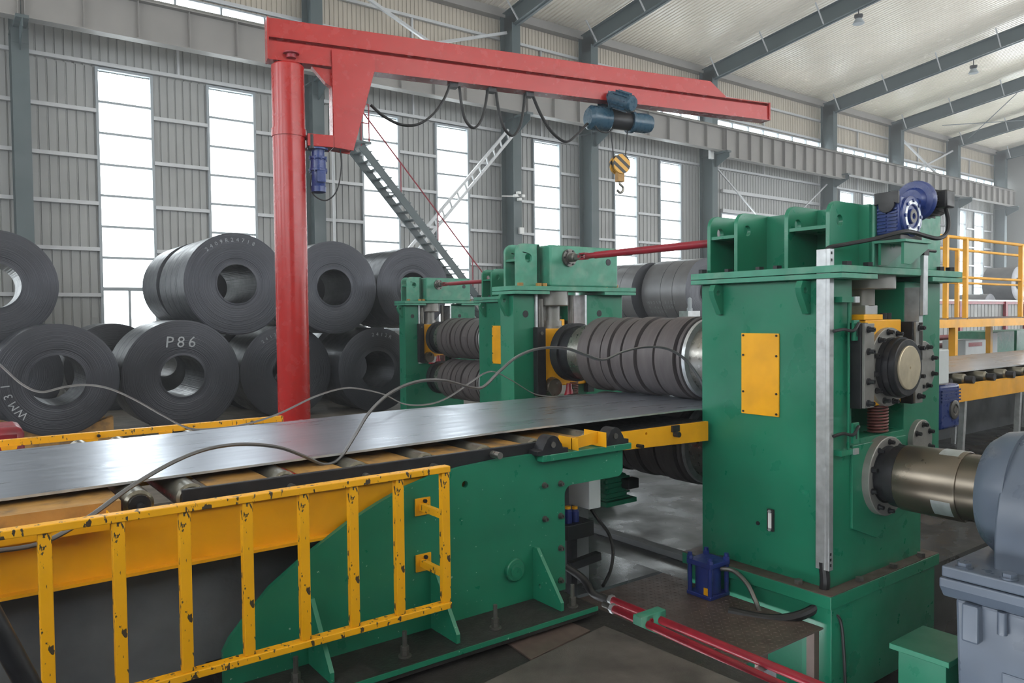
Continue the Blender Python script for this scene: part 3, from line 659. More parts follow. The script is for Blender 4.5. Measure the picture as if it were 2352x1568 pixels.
# screw-down, nut, spring
MB().lathe((5.86, 3.17, 2.29), (0, 0, -1), [(0, .20), (.10, .20), (.105, .195)], 36).build('screw_nut', M['steel_grey'], hn)
MB().lathe((5.79, 3.17, 2.19), (0, 0, -1), [(0, .085), (.13, .085)], 30).build('adjusting_screw', M['steel_grey'], hn)
MB().box(5.70, 5.88, 3.10, 3.30, 1.99, 2.06).build('screw_foot', M['galv'], hn, 0, bevel=.004)
MB().tube([(5.89+.07*math.cos(a), 3.10+.07*math.sin(a), 1.065+.024*a/6.283) for a in [i*math.pi/9 for i in range(0, 18*9)]], .0095, 7).build('return_spring', M['spring'], hn)
for x in (5.93, 6.0): MB().cyl((x, 3.08, 1.95), (x, 3.08, 2.0), .026, n=14).build('socket_bolt', M['black'], hn)
# round lower bearing covers on the near face
def cover(x, z, r, name='round_cover', nb=6, mat='steel_grey', y=3.05, th=.04):
    o = MB().lathe((x, y, z), (0, -1, 0), [(-.02, r), (th, r), (th+.005, r-.006)], 36).build(name, M[mat], hn)
    for k_ in range(nb):
        a = math.pi*2*(k_+.5)/nb; capbolt(MB(), (x+(r-.04)*math.cos(a), y-th, z+(r-.04)*math.sin(a)), (0, -1, 0), .016, .045).build('bolt', M['black'], o)
    return o
cover(6.43, .96, .165)
cover(6.43, 1.56, .21, nb=8, mat='steel_grey')
MB().plate([(5.40, .40), (5.75, .27), (6.2, .40), (6.2, 1.02), (5.40, 1.02)], [], (0, 3.03, 0), (1, 0, 0), (0, 0, 1), (0, .02, 0)).build('bearing_pad', M['green'], hn, 0, bevel=.004)
cover(AXX+.03, .745, .305, 'lower_bearing_cover', 10, 'steel_grey', 3.03, .05)
# position rods, limit brackets and clips beside the left guide bar
for zz in (2.10, .99):
    o = MB().box(5.18, 5.36, 2.99, 3.05, zz-.02, zz+.02).build('rod_bracket', M['green'], hn, 0)
    MB().box(5.33, 5.39, 2.975, 2.99, zz-.022, zz+.022).build('clip', M['galv'], o, 0)
MB().cyl((5.32, 3.02, .99), (5.32, 3.02, 2.10), .011, n=10).build('position_rod', M['green'], hn)
for zz, za in ((1.95, 1.80), (1.20, 1.05)):
    o = MB().box(5.32, 5.40, 2.98, 3.0, za, zz).build('limit_bracket', M['green'], hn, 0, bevel=.003)
    MB().box(5.355, 5.368, 2.978, 2.981, za+.03, zz-.03).build('slot', M['black'], o, 0)
    MB().tube(spline([(5.37, 2.97, (za+zz)/2+.04), (5.33, 2.95, (za+zz)/2+.05), (5.26, 2.95, (za+zz)/2), (5.20, 2.99, (za+zz)/2+.01), (5.09, 3.0, (za+zz)/2)]), .012, 8).build('sensor_cable', M['rubber'], hn)
# linear scale bar on the right leg
o = MB().box(6.20, 6.27, 2.90, 2.93, 1.98, 2.47).build('scale_bar', M['galv'], hn, 0, bevel=.004)
MB().box(6.195, 6.275, 2.895, 2.935, 2.45, 2.50).build('end_block', M['black'], o, 0)
MB().cyl((6.12, 2.915, 2.49), (6.42, 2.915, 2.49), .012, n=10).build('cross_bolt', M['black'], o)
MB().box(6.20, 6.26, 2.935, 3.05, 1.62, 2.2).build('leg_liner', M['galv'], hn, 0)
# gear motor on its bracket
gm = thing('gear_motor', 'blue worm gear unit with black motor on top of the near mill housing', 'gear motor', (5.78, 2.8, 2.57))
MB().box(5.58, 5.98, 2.74, 2.98, 2.515, 2.533).build('mounting_plate', M['green_light'], gm, 0)
for yy in (2.76, 2.93): MB().plate([(0, 0), (.36, 0), (.36, -.04), (.1, -.16), (0, -.16)], [], (5.60, yy, 2.515), (1, 0, 0), (0, 0, 1), (0, .02, 0)).build('bracket_rib', M['green'], gm, 0)
gb = MB().box(5.62, 5.92, 2.80, 2.98, 2.57, 2.86).build('gear_case', M['blue'], gm, 30, bevel=.018)
MB().box(5.605, 5.935, 2.79, 2.98, 2.533, 2.575).build('foot_plate', M['black_plastic'], gm, 0, bevel=.006)
for k_ in range(7):
    for ya, yb in ((2.82, 2.885), (2.90, 2.965)): MB().box(5.608, 5.62, ya, yb, 2.60+.026*k_, 2.612+.026*k_).build('cooling_rib', M['blue'], gb, 0)
MB().plate([(-.09, .09), (.09, .09), (.09, .0)]+arc(0, .0, .06, 10, -190, 12)+[(-.09, .0)], [], (5.612, 2.89, 2.795), (0, 1, 0), (0, 0, 1), (-.02, 0, 0)).build('end_cover', M['black_plastic'], gb, 0, bevel=.004)
o = MB().lathe((5.77, 2.80, 2.71), (0, -1, 0), [(0, .15), (.015, .15), (.02, .135), (.02, .085), (.01, .08), (.01, .055), (.025, .055), (.025, .02), (.015, .018)], 36).build('output_flange', M['blue'], gb)
MB().ring((5.77, 2.80, 2.71), (0, -1, 0), [(.0205, .092), (.0225, .092), (.0225, .118), (.0205, .118)], 36).build('flange_face', M['galv'], o)
MB().ring((5.77, 2.80, 2.71), (0, -1, 0), [(.025, .025), (.0275, .025), (.0275, .05), (.025, .05)], 36).build('bore_ring', M['steel_dull'], o)
for k_ in range(8):
    a = math.pi*2*k_/8; hexbolt(MB(), (5.77+.115*math.cos(a), 2.782, 2.71+.115*math.sin(a)), (0, -1, 0), .014, .012).build('bolt', M['blue'], o)
mz = 2.845; my = 2.86
MB().lathe((5.90, my, mz), (1, 0, 0), [(0, .08), (.04, .10), (.04, .145), (.06, .155), (.085, .155), (.09, .13)], 36).build('motor_flange', M['blue'], gm)
mo = MB().lathe((5.98, my, mz), (1, 0, 0), [(0, .085), (.02, .098), (.28, .098), (.30, .09), (.36, .088), (.37, .07)], 30).build('motor_body', M['black_plastic'], gm)
for k_ in range(18):
    a = 2*math.pi*k_/18; u = Vector((0, math.cos(a), math.sin(a)))
    MB().obox(Vector((6.13, my, mz))+u*.102, (1, 0, 0), u, Vector((1, 0, 0)).cross(u), .24, .026, .006).build('fin', M['black_plastic'], mo, 0)
MB().box(6.10, 6.24, my-.17, my-.08, mz-.05, mz+.08).build('terminal_box', M['black_plastic'], mo, 30, bevel=.012)
MB().tube(spline([(6.18, my-.13, mz-.05), (6.20, my-.14, mz-.16), (6.14, my-.15, mz-.25), (6.02, my-.14, mz-.29), (5.88, my-.10, mz-.27), (5.75, my-.09, mz-.255), (5.6, my-.08, mz-.26), (5.42, my+.02, mz-.31), (5.22, my+.12, mz-.35), (5.11, 3.05, 2.47), (5.09, 3.06, 2.43)], 8), .016, 8).build('motor_cable', M['rubber'], gm)
# ---------------- far housing
hf = housing('mill_housing', 'green far mill housing with a screw jack above a yellow chock', False, *HF)
for y in (HF[1]-.04, HF[0]-.0):
    r = .1; prof = [(5.17, tz0), (5.50, tz0), (5.50, tz1)]+arc(5.17+r, tz1-r, r, 90, 180, 6)
    MB().plate(prof, [circ(5.34, tz1-.16, .05, 16)], (0, y, 0), (1, 0, 0), (0, 0, 1), (0, .035, 0)).build('lug_plate', M['green_light'], hf, 30, bevel=.003)
MB().box(5.46, 5.50, HF[0], HF[1], tz0, tz1-.01).build('cross_plate', M['green'], hf, 0)
MB().box(5.18, 5.47, HF[0]+.035, HF[1]-.04, 2.62, 2.645).build('shelf_plate', M['green'], hf, 0)
MB().box(5.56, 6.62, HF[0]-.12, HF[1]+.05, tz0, tz1-.01).build('gear_case', M['green_light'], hf, 0, bevel=.02)
o = MB().lathe((5.83, HF[0]-.12, 2.67), (0, -1, 0), [(0, .10), (.03, .10), (.03, .07), (.05, .07)], 28).build('shaft_seat', M['steel_dull'], hf)
for k_ in range(6):
    a = math.pi*2*k_/6; hexbolt(MB(), (5.83+.085*math.cos(a), HF[0]-.15, 2.67+.085*math.sin(a)), (0, -1, 0), .011, .012).build('bolt', M['black'], o)
MB().lathe((6.46, HF[0]-.12, 2.64), (0, -1, 0), [(0, .04), (.004, .04)], 16).build('port_hole', M['black'], hf)
for x in (5.16, 5.42, 5.5, 6.45, 6.56, 6.62): hexbolt(MB(), (x, HF[0]-.08, tz0), (0, 0, 1), .034, .035).build('cap_bolt', M['yellow_dusty'], hf)
lug(MB(), X0, HF[0]+.08, 2.25, .17, .24, .05).build('hanging_lug', M['green'], hf, 30, bevel=.003)
for x in (5.29, 6.42): MB().lathe((x, HF[0], 2.03), (0, -1, 0), [(-.05, .04), (.002, .04)], 18).build('port_hole', M['black'], hf)
for xa in (5.42, 6.17): MB().box(xa, xa+.03, HF[0]-.02, HF[1], 1.86, 2.25).build('window_liner', M['galv'], hf, 0)
MB().lathe((AXX-.05, HF[0]+.1, 2.25), (0, 0, -1), [(-.04, .20), (.12, .20), (.13, .19), (.13, .10), (.30, .10), (.30, .12), (.36, .12), (.36, .15), (.39, .15)], 36).build('screw_jack', M['steel_grey'], hf)
MB().cyl((5.52, HF[0]+.03, 1.88), (5.52, HF[0]+.03, 2.2), .045, n=16).build('balance_rod', M['steel_dull'], hf)
MB().cyl((6.05, HF[0]+.1, 1.88), (6.05, HF[0]+.1, 2.25), .035, n=16).build('balance_rod', M['steel_dull'], hf)
MB().box(5.46, 6.17, HF[0]-.06, HF[1], 1.20, 1.86).build('bearing_chock', M['yellow'], hf, 0, bevel=.008)
for xa, xb in ((5.38, 5.50), (6.14, 6.24)):
    g = MB().box(xa, xb, HF[0]-.10, HF[0]-.02, 1.10, 1.88).build('guide_bar', M['black'], hf, 0, bevel=.004)
    hexbolt(MB(), ((xa+xb)/2, HF[0]-.10, 1.81), (0, -1, 0), .022, .012).build('bolt', M['steel_dull'], g)
MB().lathe((5.62, HF[0]-.12, 1.19), (0, 1, 0), [(0, .10), (.1, .13), (.3, .13)], 24).build('balance_housing', M['spindle'], hf)
mb = MB().tube([(5.95+.06*math.cos(a), HF[0]-.04+.06*math.sin(a), 1.07+.02*a/6.283) for a in [i*math.pi/8 for i in range(0, 16*8)]], .008, 6).build('return_spring', M['spring'], hf)
MB().box(5.58, 5.95, HF[0]-.22, HF[0]-.12, 1.06, 1.09).build('spring_yoke', M['red_dark'], hf, 0, bevel=.005)
MB().lathe((5.78, HF[0]-.17, 1.09), (0, 0, 1), [(0, .06), (.08, .035), (.14, .03)], 16).build('yoke_pin', M['red_dark'], hf)
# ---------------- rolls
def roll(name, lab, z, ringed):
    t = thing(name, lab, 'mill roll', (AXX, 5.5, z-.385), 'mill rolls')
    R = .395; y0, y1 = 4.70, 6.11
    prof = [(y0, .34), (y0+.008, R-.01), (y0+.03, R)]
    for ya, yb, rr in ((4.78, 5.00, R), (5.04, 5.235, R-.012), (5.275, 5.43, R), (5.475, 5.61, R-.014), (5.64, 5.735, R), (5.76, 5.92, R-.008), (5.945, y1-.01, R)):
        prof += [(ya, R-.045), (ya, rr), (yb, rr), (yb, R-.045)]
    prof += [(y1, .33)]
    MB().lathe((AXX, 0, z), (0, 1, 0), prof, 72).build('roll_body', M['rollskin'], t, 30)
    MB().lathe((AXX, 0, z), (0, 1, 0), [(y0-.05, .34), (y0-.045, .372), (y0-.01, .375), (y0, .36)], 56).build('end_collar', M['galv'], t)
    MB().lathe((AXX, 0, z), (0, 1, 0), [(3.72, .20), (4.05, .20), (4.05, .29), (y0-.05, .32)], 48).build('roll_neck', M['steel'], t)
    MB().lathe((AXX, 0, z), (0, 1, 0), [(y1, .31), (y1+.01, .325), (y1+.13, .325), (y1+.13, .31), (y1+.25, .31)], 56).build('end_collar', M['steel'], t)
    o = MB().lathe((AXX, 0, z), (0, 1, 0), [(y1+.25, .30), (y1+.40, .30), (y1+.40, .33), (y1+.52, .33)], 48).build('roll_neck', M['black'], t)
    return t
ru = roll('mill_roll', 'upper ridged dark mill roll pressing on the steel strip', AXU, True)
rlw = roll('mill_roll', 'lower dark mill roll under the steel strip', AXL, True)
# ---------------- cardan shaft between the screw-down gear cases
def cardan(lab):
    t = thing('cardan_shaft', lab, 'drive shaft', (5.83, 5.4, 2.6), 'red cardan shafts')
    a, b = Vector((5.83, HF[0]-.17, 2.67)), Vector((5.83, 4.2, 2.67)); d = (b-a).normalized()
    MB().cyl(a+d*.40, b, .038, n=18).build('shaft_tube', M['red_dark'], t)
    MB().cyl(a+d*.26, a+d*.42, .032, n=16).build('slip_sleeve', M['red_dark'], t)
    y = MB().lathe(a, d, [(0, .05), (.06, .05), (.07, .038), (.10, .038)], 18)
    y.obox(a+d*.14+Vector((.03, 0, 0)), d, (1, 0, 0), (0, 0, 1), .09, .016, .06).obox(a+d*.14-Vector((.03, 0, 0)), d, (1, 0, 0), (0, 0, 1), .09, .016, .06)
    y.build('yoke', M['steel_dull'], t)
    y = MB().obox(a+d*.21+Vector((0, 0, .03)), d, (1, 0, 0), (0, 0, 1), .10, .06, .018).obox(a+d*.21-Vector((0, 0, .03)), d, (1, 0, 0), (0, 0, 1), .10, .06, .018).cyl(a+d*.17-Vector((.045, 0, 0)), a+d*.17+Vector((.045, 0, 0)), .016, n=12)
    y.build('universal_joint', M['red_dark'], t)
    return t
cd = cardan('dark red cardan shaft joining the two nearer mill housings')
# ---------------- second, identical mill on the line behind
OFF = (2.38, 6.80, 0)
copy_tree(hn, OFF, 'green mill housing with a yellow side cover, half hidden behind the nearer mill')
copy_tree(hf, OFF, 'farthest green mill housing beside the stacked coils')
copy_tree(ru, OFF, 'upper dark roll of the rear mill by the coils')
copy_tree(rlw, OFF, 'lower dark roll of the rear mill by the coils')
copy_tree(cd, OFF, 'small dark red cardan shaft on top of the rear mill')
# ---------------- coupling spindle and grey gearbox
sz = .765
sh = thing('drive_spindle', 'thick bare steel coupling spindle between the mill and grey gearbox', 'drive shaft', (AXX, 2.6, sz-.23))
MB().lathe((AXX, 3.0, sz), (0, -1, 0), [(0, .22), (.03, .22), (.03, .205), (.10, .205), (.10, .23), (.17, .235), (.20, .23)], 44).build('collar', M['black'], sh)
MB().lathe((AXX, 2.82, sz), (0, -1, 0), [(-.02, .22), (.0, .245), (.42, .25), (.43, .245)], 52).build('coupling_sleeve', M['spindle'], sh)
MB().lathe((AXX, 2.40, sz), (0, -1, 0), [(-.02, .235), (.14, .235), (.14, .20), (.3, .2)], 48).build('coupling_hub', M['spindle'], sh)
for a in (100, 215, 330):
    a0 = math.radians(a); pts = [(AXX+.252*math.cos(a0+i*.09), sz+.252*math.sin(a0+i*.09)) for i in range(-3, 4)]
    MB().plate([(p.x-0, 0) if False else (q[0], q[1]) for q in pts]+[(AXX+(q[0]-AXX)*.93, sz+(q[1]-sz)*.93) for q in pts[::-1]], [], (0, 2.42, 0), (1, 0, 0), (0, 0, 1), (0, .13, 0)).build('driving_dog', M['galv'], sh, 0)
gx_ = thing('gearbox', 'grey cast gearbox with bolted flange at the end of the spindle', 'gearbox', (6.0, 1.7, -1.0))
gy0, gy1 = .9, 2.22
mb = MB(); prof = [(5.30, .36)]+[(AXX+.10-.60*math.cos(math.radians(a)), .55+.66*math.sin(math.radians(a))) for a in range(0, 181, 12)]+[(6.6, .36)]
mb.plate(prof, [], (0, gy0+.1, 0), (1, 0, 0), (0, 0, 1), (0, gy1-gy0-.28, 0)).build('upper_case', M['grey_box'], gx_, 35, bevel=.05)
MB().lathe((AXX, gy1-.20, sz), (0, 1, 0), [(0, .44), (.12, .42), (.2, .36), (.2, .22)], 44).build('bearing_boss', M['grey_box'], gx_)
MB().plate([(5.10, .25), (5.16, .17), (6.9, .17), (6.9, .305), (5.10, .305)], [], (0, gy0, 0), (1, 0, 0), (0, 0, 1), (0, gy1-gy0+.06, 0)).build('lower_flange', M['grey_box'], gx_, 0, bevel=.012)
MB().plate([(5.11, .31), (6.9, .31), (6.9, .38), (5.11, .38)], [], (0, gy0, 0), (1, 0, 0), (0, 0, 1), (0, gy1-gy0+.05, 0)).build('upper_flange', M['grey_box'], gx_, 0, bevel=.012)
MB().plate([(5.17, .17), (5.26, -1.0), (6.8, -1.0), (6.9, .17)], [], (0, gy0+.05, 0), (1, 0, 0), (0, 0, 1), (0, gy1-gy0-.06, 0)).build('lower_case', M['grey_box'], gx_, 0, bevel=.02)
for x, y in ((5.18, 2.16), (5.17, 1.9), (5.18, 1.5), (5.18, 1.15)):
    mb = MB(); hexbolt(mb, (x, y, .38), (0, 0, 1), .042, .035); mb.cyl((x, y, .375), (x, y, .39), .05, n=18); mb.build('flange_bolt', M['grey_box'], gx_)
for y in (2.1, 1.75, 1.4, 1.05):
    MB().box(5.11, 5.22, y-.05, y+.05, -.07, .17).build('bolt_boss', M['grey_box'], gx_, 0, bevel=.015)
    MB().cyl((5.155, y-.17, .03), (5.155, y-.17, .17), .028, n=12).build('flange_bolt', M['grey_box'], gx_)
MB().box(5.19, 5.215, 1.2, 1.95, -.75, -.22).build('inspection_panel', M['grey_box'], gx_, 0, bevel=.02)
mb = MB(); mb.box(5.35, 5.75, 2.34, 2.66, -1.0, -.36).box(5.30, 5.8, 2.30, 2.70, -.36, -.32)
tag(mb.build('motor_pedestal', M['green'], smooth=0, bevel=.004), 'low green pedestal between the gearbox and mill base', 'pedestal')
# ---------------- small things by the near housing
hc = thing('hydraulic_cylinder', 'short blue hydraulic cylinder with tie rods on the checker floor', 'hydraulic cylinder', (4.86, 3.93, -.225))
cx_, cy_ = 4.86, 3.93
MB().lathe((cx_, cy_, -.225), (0, 0, 1), [(.03, .10), (.27, .10)], 28).build('barrel', M['blue_bright'], hc)
MB().box(cx_-.12, cx_+.12, cy_-.12, cy_+.12, -.225, -.195).build('end_cap', M['blue_bright'], hc, 0, bevel=.006)
MB().box(cx_-.12, cx_+.12, cy_-.12, cy_+.12, .02, .06).build('end_cap', M['blue_bright'], hc, 0, bevel=.006)
for i in (-1, 1):
    for j in (-1, 1):
        mb = MB().cyl((cx_+i*.1, cy_+j*.1, -.22), (cx_+i*.1, cy_+j*.1, .11), .018, n=10); hexbolt(mb, (cx_+i*.1, cy_+j*.1, .06), (0, 0, 1), .026, .025); mb.build('tie_rod', M['blue_bright'], hc)
MB().box(cx_-.105, cx_-.098, cy_-.10, cy_-.04, -.2, -.14).build('rating_tag', M['yellow'], hc, 0)
MB().tube(spline([(cx_+.03, cy_-.1, .0), (cx_+.06, cy_-.2, .0), (cx_+.05, cy_-.33, -.06), (cx_+.03, cy_-.42, -.16), (cx_+.03, cy_-.46, -.24)]), .018, 8).build('hydraulic_hose', M['steel_dull'], hc)
# ================================================================== JIB CRANE
PYC = 9.7
pc = PY(659, 160, PYC); pcx = pc.x+.01; zt = PY(660, 150, PYC).z
jc = thing('jib_crane', 'red pillar jib crane with a long boom above the steel strip', 'jib crane', (pcx, PYC, 0))
RP = .205
MB().lathe((pcx, PYC, 0), (0, 0, 1), [(0, RP), (zt-.92, RP), (zt-.92, RP+.012), (zt-.82, RP+.012), (zt-.82, RP), (zt-.02, RP), (zt, RP-.02)], 48).build('pillar', M['red'], jc)
MB().lathe((pcx, PYC, 0), (0, 0, 1), [(0, .5), (.04, .5)], 32).build('base_flange', M['red'], jc)
zrb = PY(640, 298, PYC).z
MB().ring((pcx, PYC, zrb), (0, 0, 1), [(-.012, RP+.001), (.012, RP+.001), (.012, RP+.008), (-.012, RP+.008)], 40).build('seam_ring', M['red_dark'], jc)
tip = PZ(1758, 280, zt+.02)
ang = math.atan2(tip.y-PYC, tip.x-pcx)
U = Vector((math.cos(ang), math.sin(ang), 0)); N_ = Vector((-U.y, U.x, 0)); Zv = Vector((0, 0, 1))
Lb = (Vector((tip.x, tip.y, 0))-Vector((pcx, PYC, 0))).length
P0 = Vector((pcx, PYC, 0))
zb = zt+.02; hl = .295; hu = .225
s0 = -.24
def bbox(name, a, b, n0, n1, z0, z1, mat=M['red'], parent=jc, bev=0):
    return MB().obox(P0+U*((a+b)/2)+N_*((n0+n1)/2)+Zv*((z0+z1)/2), U, N_, Zv, b-a, n1-n0, z1-z0).build(name, mat, parent, 0, bevel=bev)
bbox('boom_bottom_flange', s0, Lb, -.11, .11, zb, zb+.02)
bbox('boom_web', s0, Lb, -.09, .09, zb+.02, zb+hl-.055)
bbox('boom_neck', s0, Lb, -.02, .02, zb+hl-.055, zb+hl-.012)
bbox('boom_top_flange', s0, Lb, -.105, .105, zb+hl-.014, zb+hl)
tl = Lb*.885
mb = MB().plate([(s0, 0), (tl, 0), (tl-.33, hu), (s0, hu)], [], P0+N_*(-.10)+Zv*(zb+hl), U, Zv, N_*.20); mb.build('boom_upper_box', M['red'], jc, 0, bevel=.004)
bbox('boom_end_plate', Lb-.02, Lb, -.12, .12, zb, zb+hl)
bbox('boom_end_plate', s0-.02, s0, -.12, .12, zb, zb+hl+hu)
# pivot on the pillar top
q = P0+Zv*zt; MB().lathe(q+N_*(-.12)+U*.03+Zv*.06, Zv, [(0, .06), (.05, .06), (.05, .10), (.065, .10), (.065, .03), (.09, .03)], 20).build('pivot_cap', M['red_dark'], jc)
# downward bracket (trapezoid box) with roller carriage
zbk = PY(800, 345, PYC-.4).z
def on(px, py, n): # boom plane coordinate from a pixel
    d = ray(px, py); c = Vector((0, 0, CAMZ)); t = ((P0+N_*n-c).dot(N_))/d.dot(N_); w = c+d*t; return ((w-P0).dot(U), w.z)
pp = [on(*q, -.13) for q in ((762, 113), (862, 128), (862, 158), (858, 172), (812, 346), (768, 338))]
MB().plate(pp, [], P0+N_*(-.13), U, Zv, N_*.02).build('bracket_side', M['red'], jc, 0, bevel=.002)
MB().plate(pp, [], P0+N_*(.11), U, Zv, N_*.02).build('bracket_side', M['red'], jc, 0)
a, b = pp[0][0], pp[4][0]; zl_ = pp[5][1]
bbox('bracket_web', a, a+.02, -.11, .11, zl_, zb)
bbox('bracket_floor', a, b, -.11, .11, zl_, zl_+.02)
g = [on(*q, -.05) for q in ((716, 152), (762, 160), (762, 200), (748, 190))]
MB().plate(g, [], P0+N_*(-.05), U, Zv, N_*.1).build('gusset', M['red'], jc, 0)
c0, c1 = on(706, 305, -.13), on(766, 345, -.13)
bbox('roller_carriage', c0[0], c1[0], -.16, .16, c1[1]+.03, c0[1]-.01, M['red'], jc, .006)
MB().cyl(P0+U*(c0[0]+.05)-N_*.12+Zv*(c0[1]-.02), P0+U*(c0[0]+.05)-N_*.12+Zv*(c1[1]), .045, n=20).build('guide_roller', M['black'], jc)
sm = on(730, 345, -.05); so = P0+U*sm[0]+N_*(-.05)
zmb = on(730, 443, -.05)[1]; zmt = sm[1]+.02; Hm = zmt-zmb
o = MB().lathe(so+Zv*zmt, (0, 0, -1), [(0, .13), (.02, .13), (.02, .085), (.20*Hm, .085), (.20*Hm, .115), (.24*Hm, .115), (.26*Hm, .10), (.46*Hm, .105), (.47*Hm, .118), (.51*Hm, .118), (.52*Hm, .09), (.84*Hm, .09), (.86*Hm, .098), (.98*Hm, .095), (Hm, .07)], 28).build('slewing_motor', M['blue'], jc)
MB().obox(so-N_*.10+Zv*(zmt-.65*Hm)+U*.02, U, N_, Zv, .11, .06, .15).build('terminal_box', M['blue'], o, 0, bevel=.008)
for k_ in range(8):
    aa = 2*math.pi*k_/8
    for zz in (.22, .49): hexbolt(MB(), so+Vector((.11*math.cos(aa), .11*math.sin(aa), zmt-zz*Hm+.02)), (0, 0, -1), .012, .05).build('bolt', M['blue'], o)
MB().tube(spline([so-N_*.02-U*.09+Zv*(zmt-.6*Hm), so-U*.10+Zv*(zmb+.08), so-U*.05+Zv*(zmb-.04), so+U*.1+Zv*(zmb-.09), so+U*.24+Zv*(zmb+.05), so+U*.30+Zv*(zmb+.35), so+U*.29+Zv*zl_]), .009, 8).build('motor_cable', M['rubber'], jc)
# hanging festoon cables
fz = on(1030, 195, 0)[1]
def fest(pts, k): MB().tube(spline([P0+U*on(a, b, -.02)[0]+Zv*on(a, b, -.02)[1]+N_*(-.02+k) for a, b in pts], 8), .016, 8).build('festoon_cable', M['rubber'], jc)
for k_ in (0, .03):
    fest([(852, 240), (880, 265), (920, 285), (960, 285), (995, 262), (1020, 228), (1034, 196)], k_)
    fest([(1056, 198), (1061, 240), (1070, 275), (1088, 293), (1105, 278), (1115, 245), (1121, 206)], k_)
    fest([(1140, 209), (1146, 250), (1158, 292), (1178, 311), (1195, 290), (1203, 250), (1207, 216)], k_)
    fest([(1224, 218), (1243, 262), (1268, 302), (1300, 325), (1325, 310), (1350, 283)], k_)
for px, py in ((1040, 192), (1128, 203), (1214, 214)):
    w = on(px, py, 0); bbox('cable_trolley', w[0]-.06, w[0]+.06, -.06, .06, zb-.06, zb, M['black'])
# ---- electric hoist on the boom
hs = on(1422, 270, 0); hz = hs[1]; hx = hs[0]
ht = thing('electric_hoist', 'teal blue electric rope hoist riding under the red boom', 'hoist', P0+U*hx+Zv*hz, 'jib hoist parts')
del ht['group']
def HP(u, n, z): return P0+U*(hx+u)+N_*n+Zv*(hz+z)
ux = lambda px: on(px, 285, 0)[0]-hx
yb0 = on(1422, 250, 0)[1]-hz; yb1 = on(1422, 305, 0)[1]-hz; zc = (yb0+yb1)/2; rr = (yb0-yb1)/2
a_, b_ = ux(1350), ux(1398); MB().lathe(HP(a_, 0, zc), U, [(0, rr*.75), (.04, rr), (b_-a_-.02, rr), (b_-a_, rr*.9)], 24).build('gear_case', M['blue_hoist'], ht, 30)
a2, b2 = ux(1398), ux(1445); MB().lathe(HP(a2, 0, zc), U, [(0, rr*.72), (b2-a2, rr*.72)], 28).build('rope_drum', M['black'], ht)
a3, b3 = ux(1445), ux(1495); MB().lathe(HP(a3, 0, zc), U, [(0, rr*.95), (.05, rr*.95), (.05, rr*.8), (b3-a3-.12, rr*.85), (b3-a3-.02, rr*.7), (b3-a3, rr*.4)], 26).build('hoist_motor', M['blue_hoist'], ht, 30)
for n in (-.12, .12): MB().bar(HP(a2-.02, n, zc+rr*.75), HP(a3+.02, n, zc+rr*.75), .03, .03).build('tie_bar', M['black'], ht, 0)
zu = on(1430, 215, 0)[1]-hz; zl2 = yb0
MB().obox(HP(ux(1418), 0, (zu+zl2)/2-.05), U, N_, Zv, .26, .06, .40).build('trolley_hanger', M['black'], ht, 0)
for n in (-.16, .16):
    for du in (-.13, .13): MB().lathe(HP(ux(1412)+du, n*.6, zb+.06-hz), N_, [(-.02, .075), (.02, .075)], 20).build('trolley_wheel', M['blue_hoist'], ht)
    MB().obox(HP(ux(1412), n, zb-.0-hz), U, N_, Zv, .42, .012, .26).build('trolley_plate', M['blue_hoist'], ht, 0)
def BP(px, py, n): w = on(px, py, n); return P0+U*w[0]+N_*n+Zv*w[1]
q0, q1 = BP(1404, 224, -.16), BP(1455, 240, -.52)
d_ = (q1-q0); L_ = d_.length
o = MB().lathe(q0, d_, [(0, .10), (.08, .10), (.08, .115), (L_*.93, .115), (L_, .095)], 24).build('trolley_motor', M['blue_hoist'], ht, 30)
for k_ in range(12):
    a = 2*math.pi*k_/12; dn = d_.normalized(); u1 = dn.cross(Zv).normalized(); u2 = dn.cross(u1); rad = u1*math.cos(a)+u2*math.sin(a)
    MB().obox(q0+dn*(L_*.5)+rad*.13, dn, rad, dn.cross(rad), L_*.6, .03, .008).build('fin', M['blue_hoist'], o, 0)
MB().tube(spline([HP(a_+.06, -.1, zc-rr*.7), HP(a_+.14, -.12, zc-rr*1.2), HP(a_+.28, -.12, zc-rr*1.25), HP(a_+.38, -.1, zc-rr*.9)]), .012, 8).build('power_cable', M['rubber'], ht)
# ropes and hook block
hk = thing('hook_block', 'yellow and black striped hook block hanging below the hoist', 'crane hook', HP(ux(1423), 0, on(1423, 425, 0)[1]-hz))
ht_ = on(1423, 357, 0)[1]; hb_ = on(1423, 425, 0)[1]; Hh = ht_-hb_
cxk = ux(1423); cen = HP(cxk, 0, ht_-.14-hz)
stripes = bpy.data.materials.new('black_yellow_stripes'); stripes.use_nodes = True; nt = stripes.node_tree
tc = nt.nodes.new('ShaderNodeTexCoord'); wv = nt.nodes.new('ShaderNodeTexWave'); wv.bands_direction = 'DIAGONAL'; wv.inputs['Scale'].default_value = 4.5
cr = nt.nodes.new('ShaderNodeValToRGB'); cr.color_ramp.interpolation = 'CONSTANT'; cr.color_ramp.elements[0].color = srgb(40, 38, 34); cr.color_ramp.elements[1].color = srgb(214, 160, 60); cr.color_ramp.elements[1].position = .45
nt.links.new(tc.outputs['Object'], wv.inputs['Vector']); nt.links.new(wv.outputs['Fac'], cr.inputs['Fac']); nt.links.new(cr.outputs['Color'], nt.nodes['Principled BSDF'].inputs['Base Color'])
for n in (-.05, .05): MB().lathe(cen+N_*n, N_, [(-.02, .15), (.02, .15)], 26).build('sheave_cover', stripes, hk)
MB().lathe(cen, N_, [(-.03, .12), (.03, .12)], 24).build('sheave', M['black'], hk)
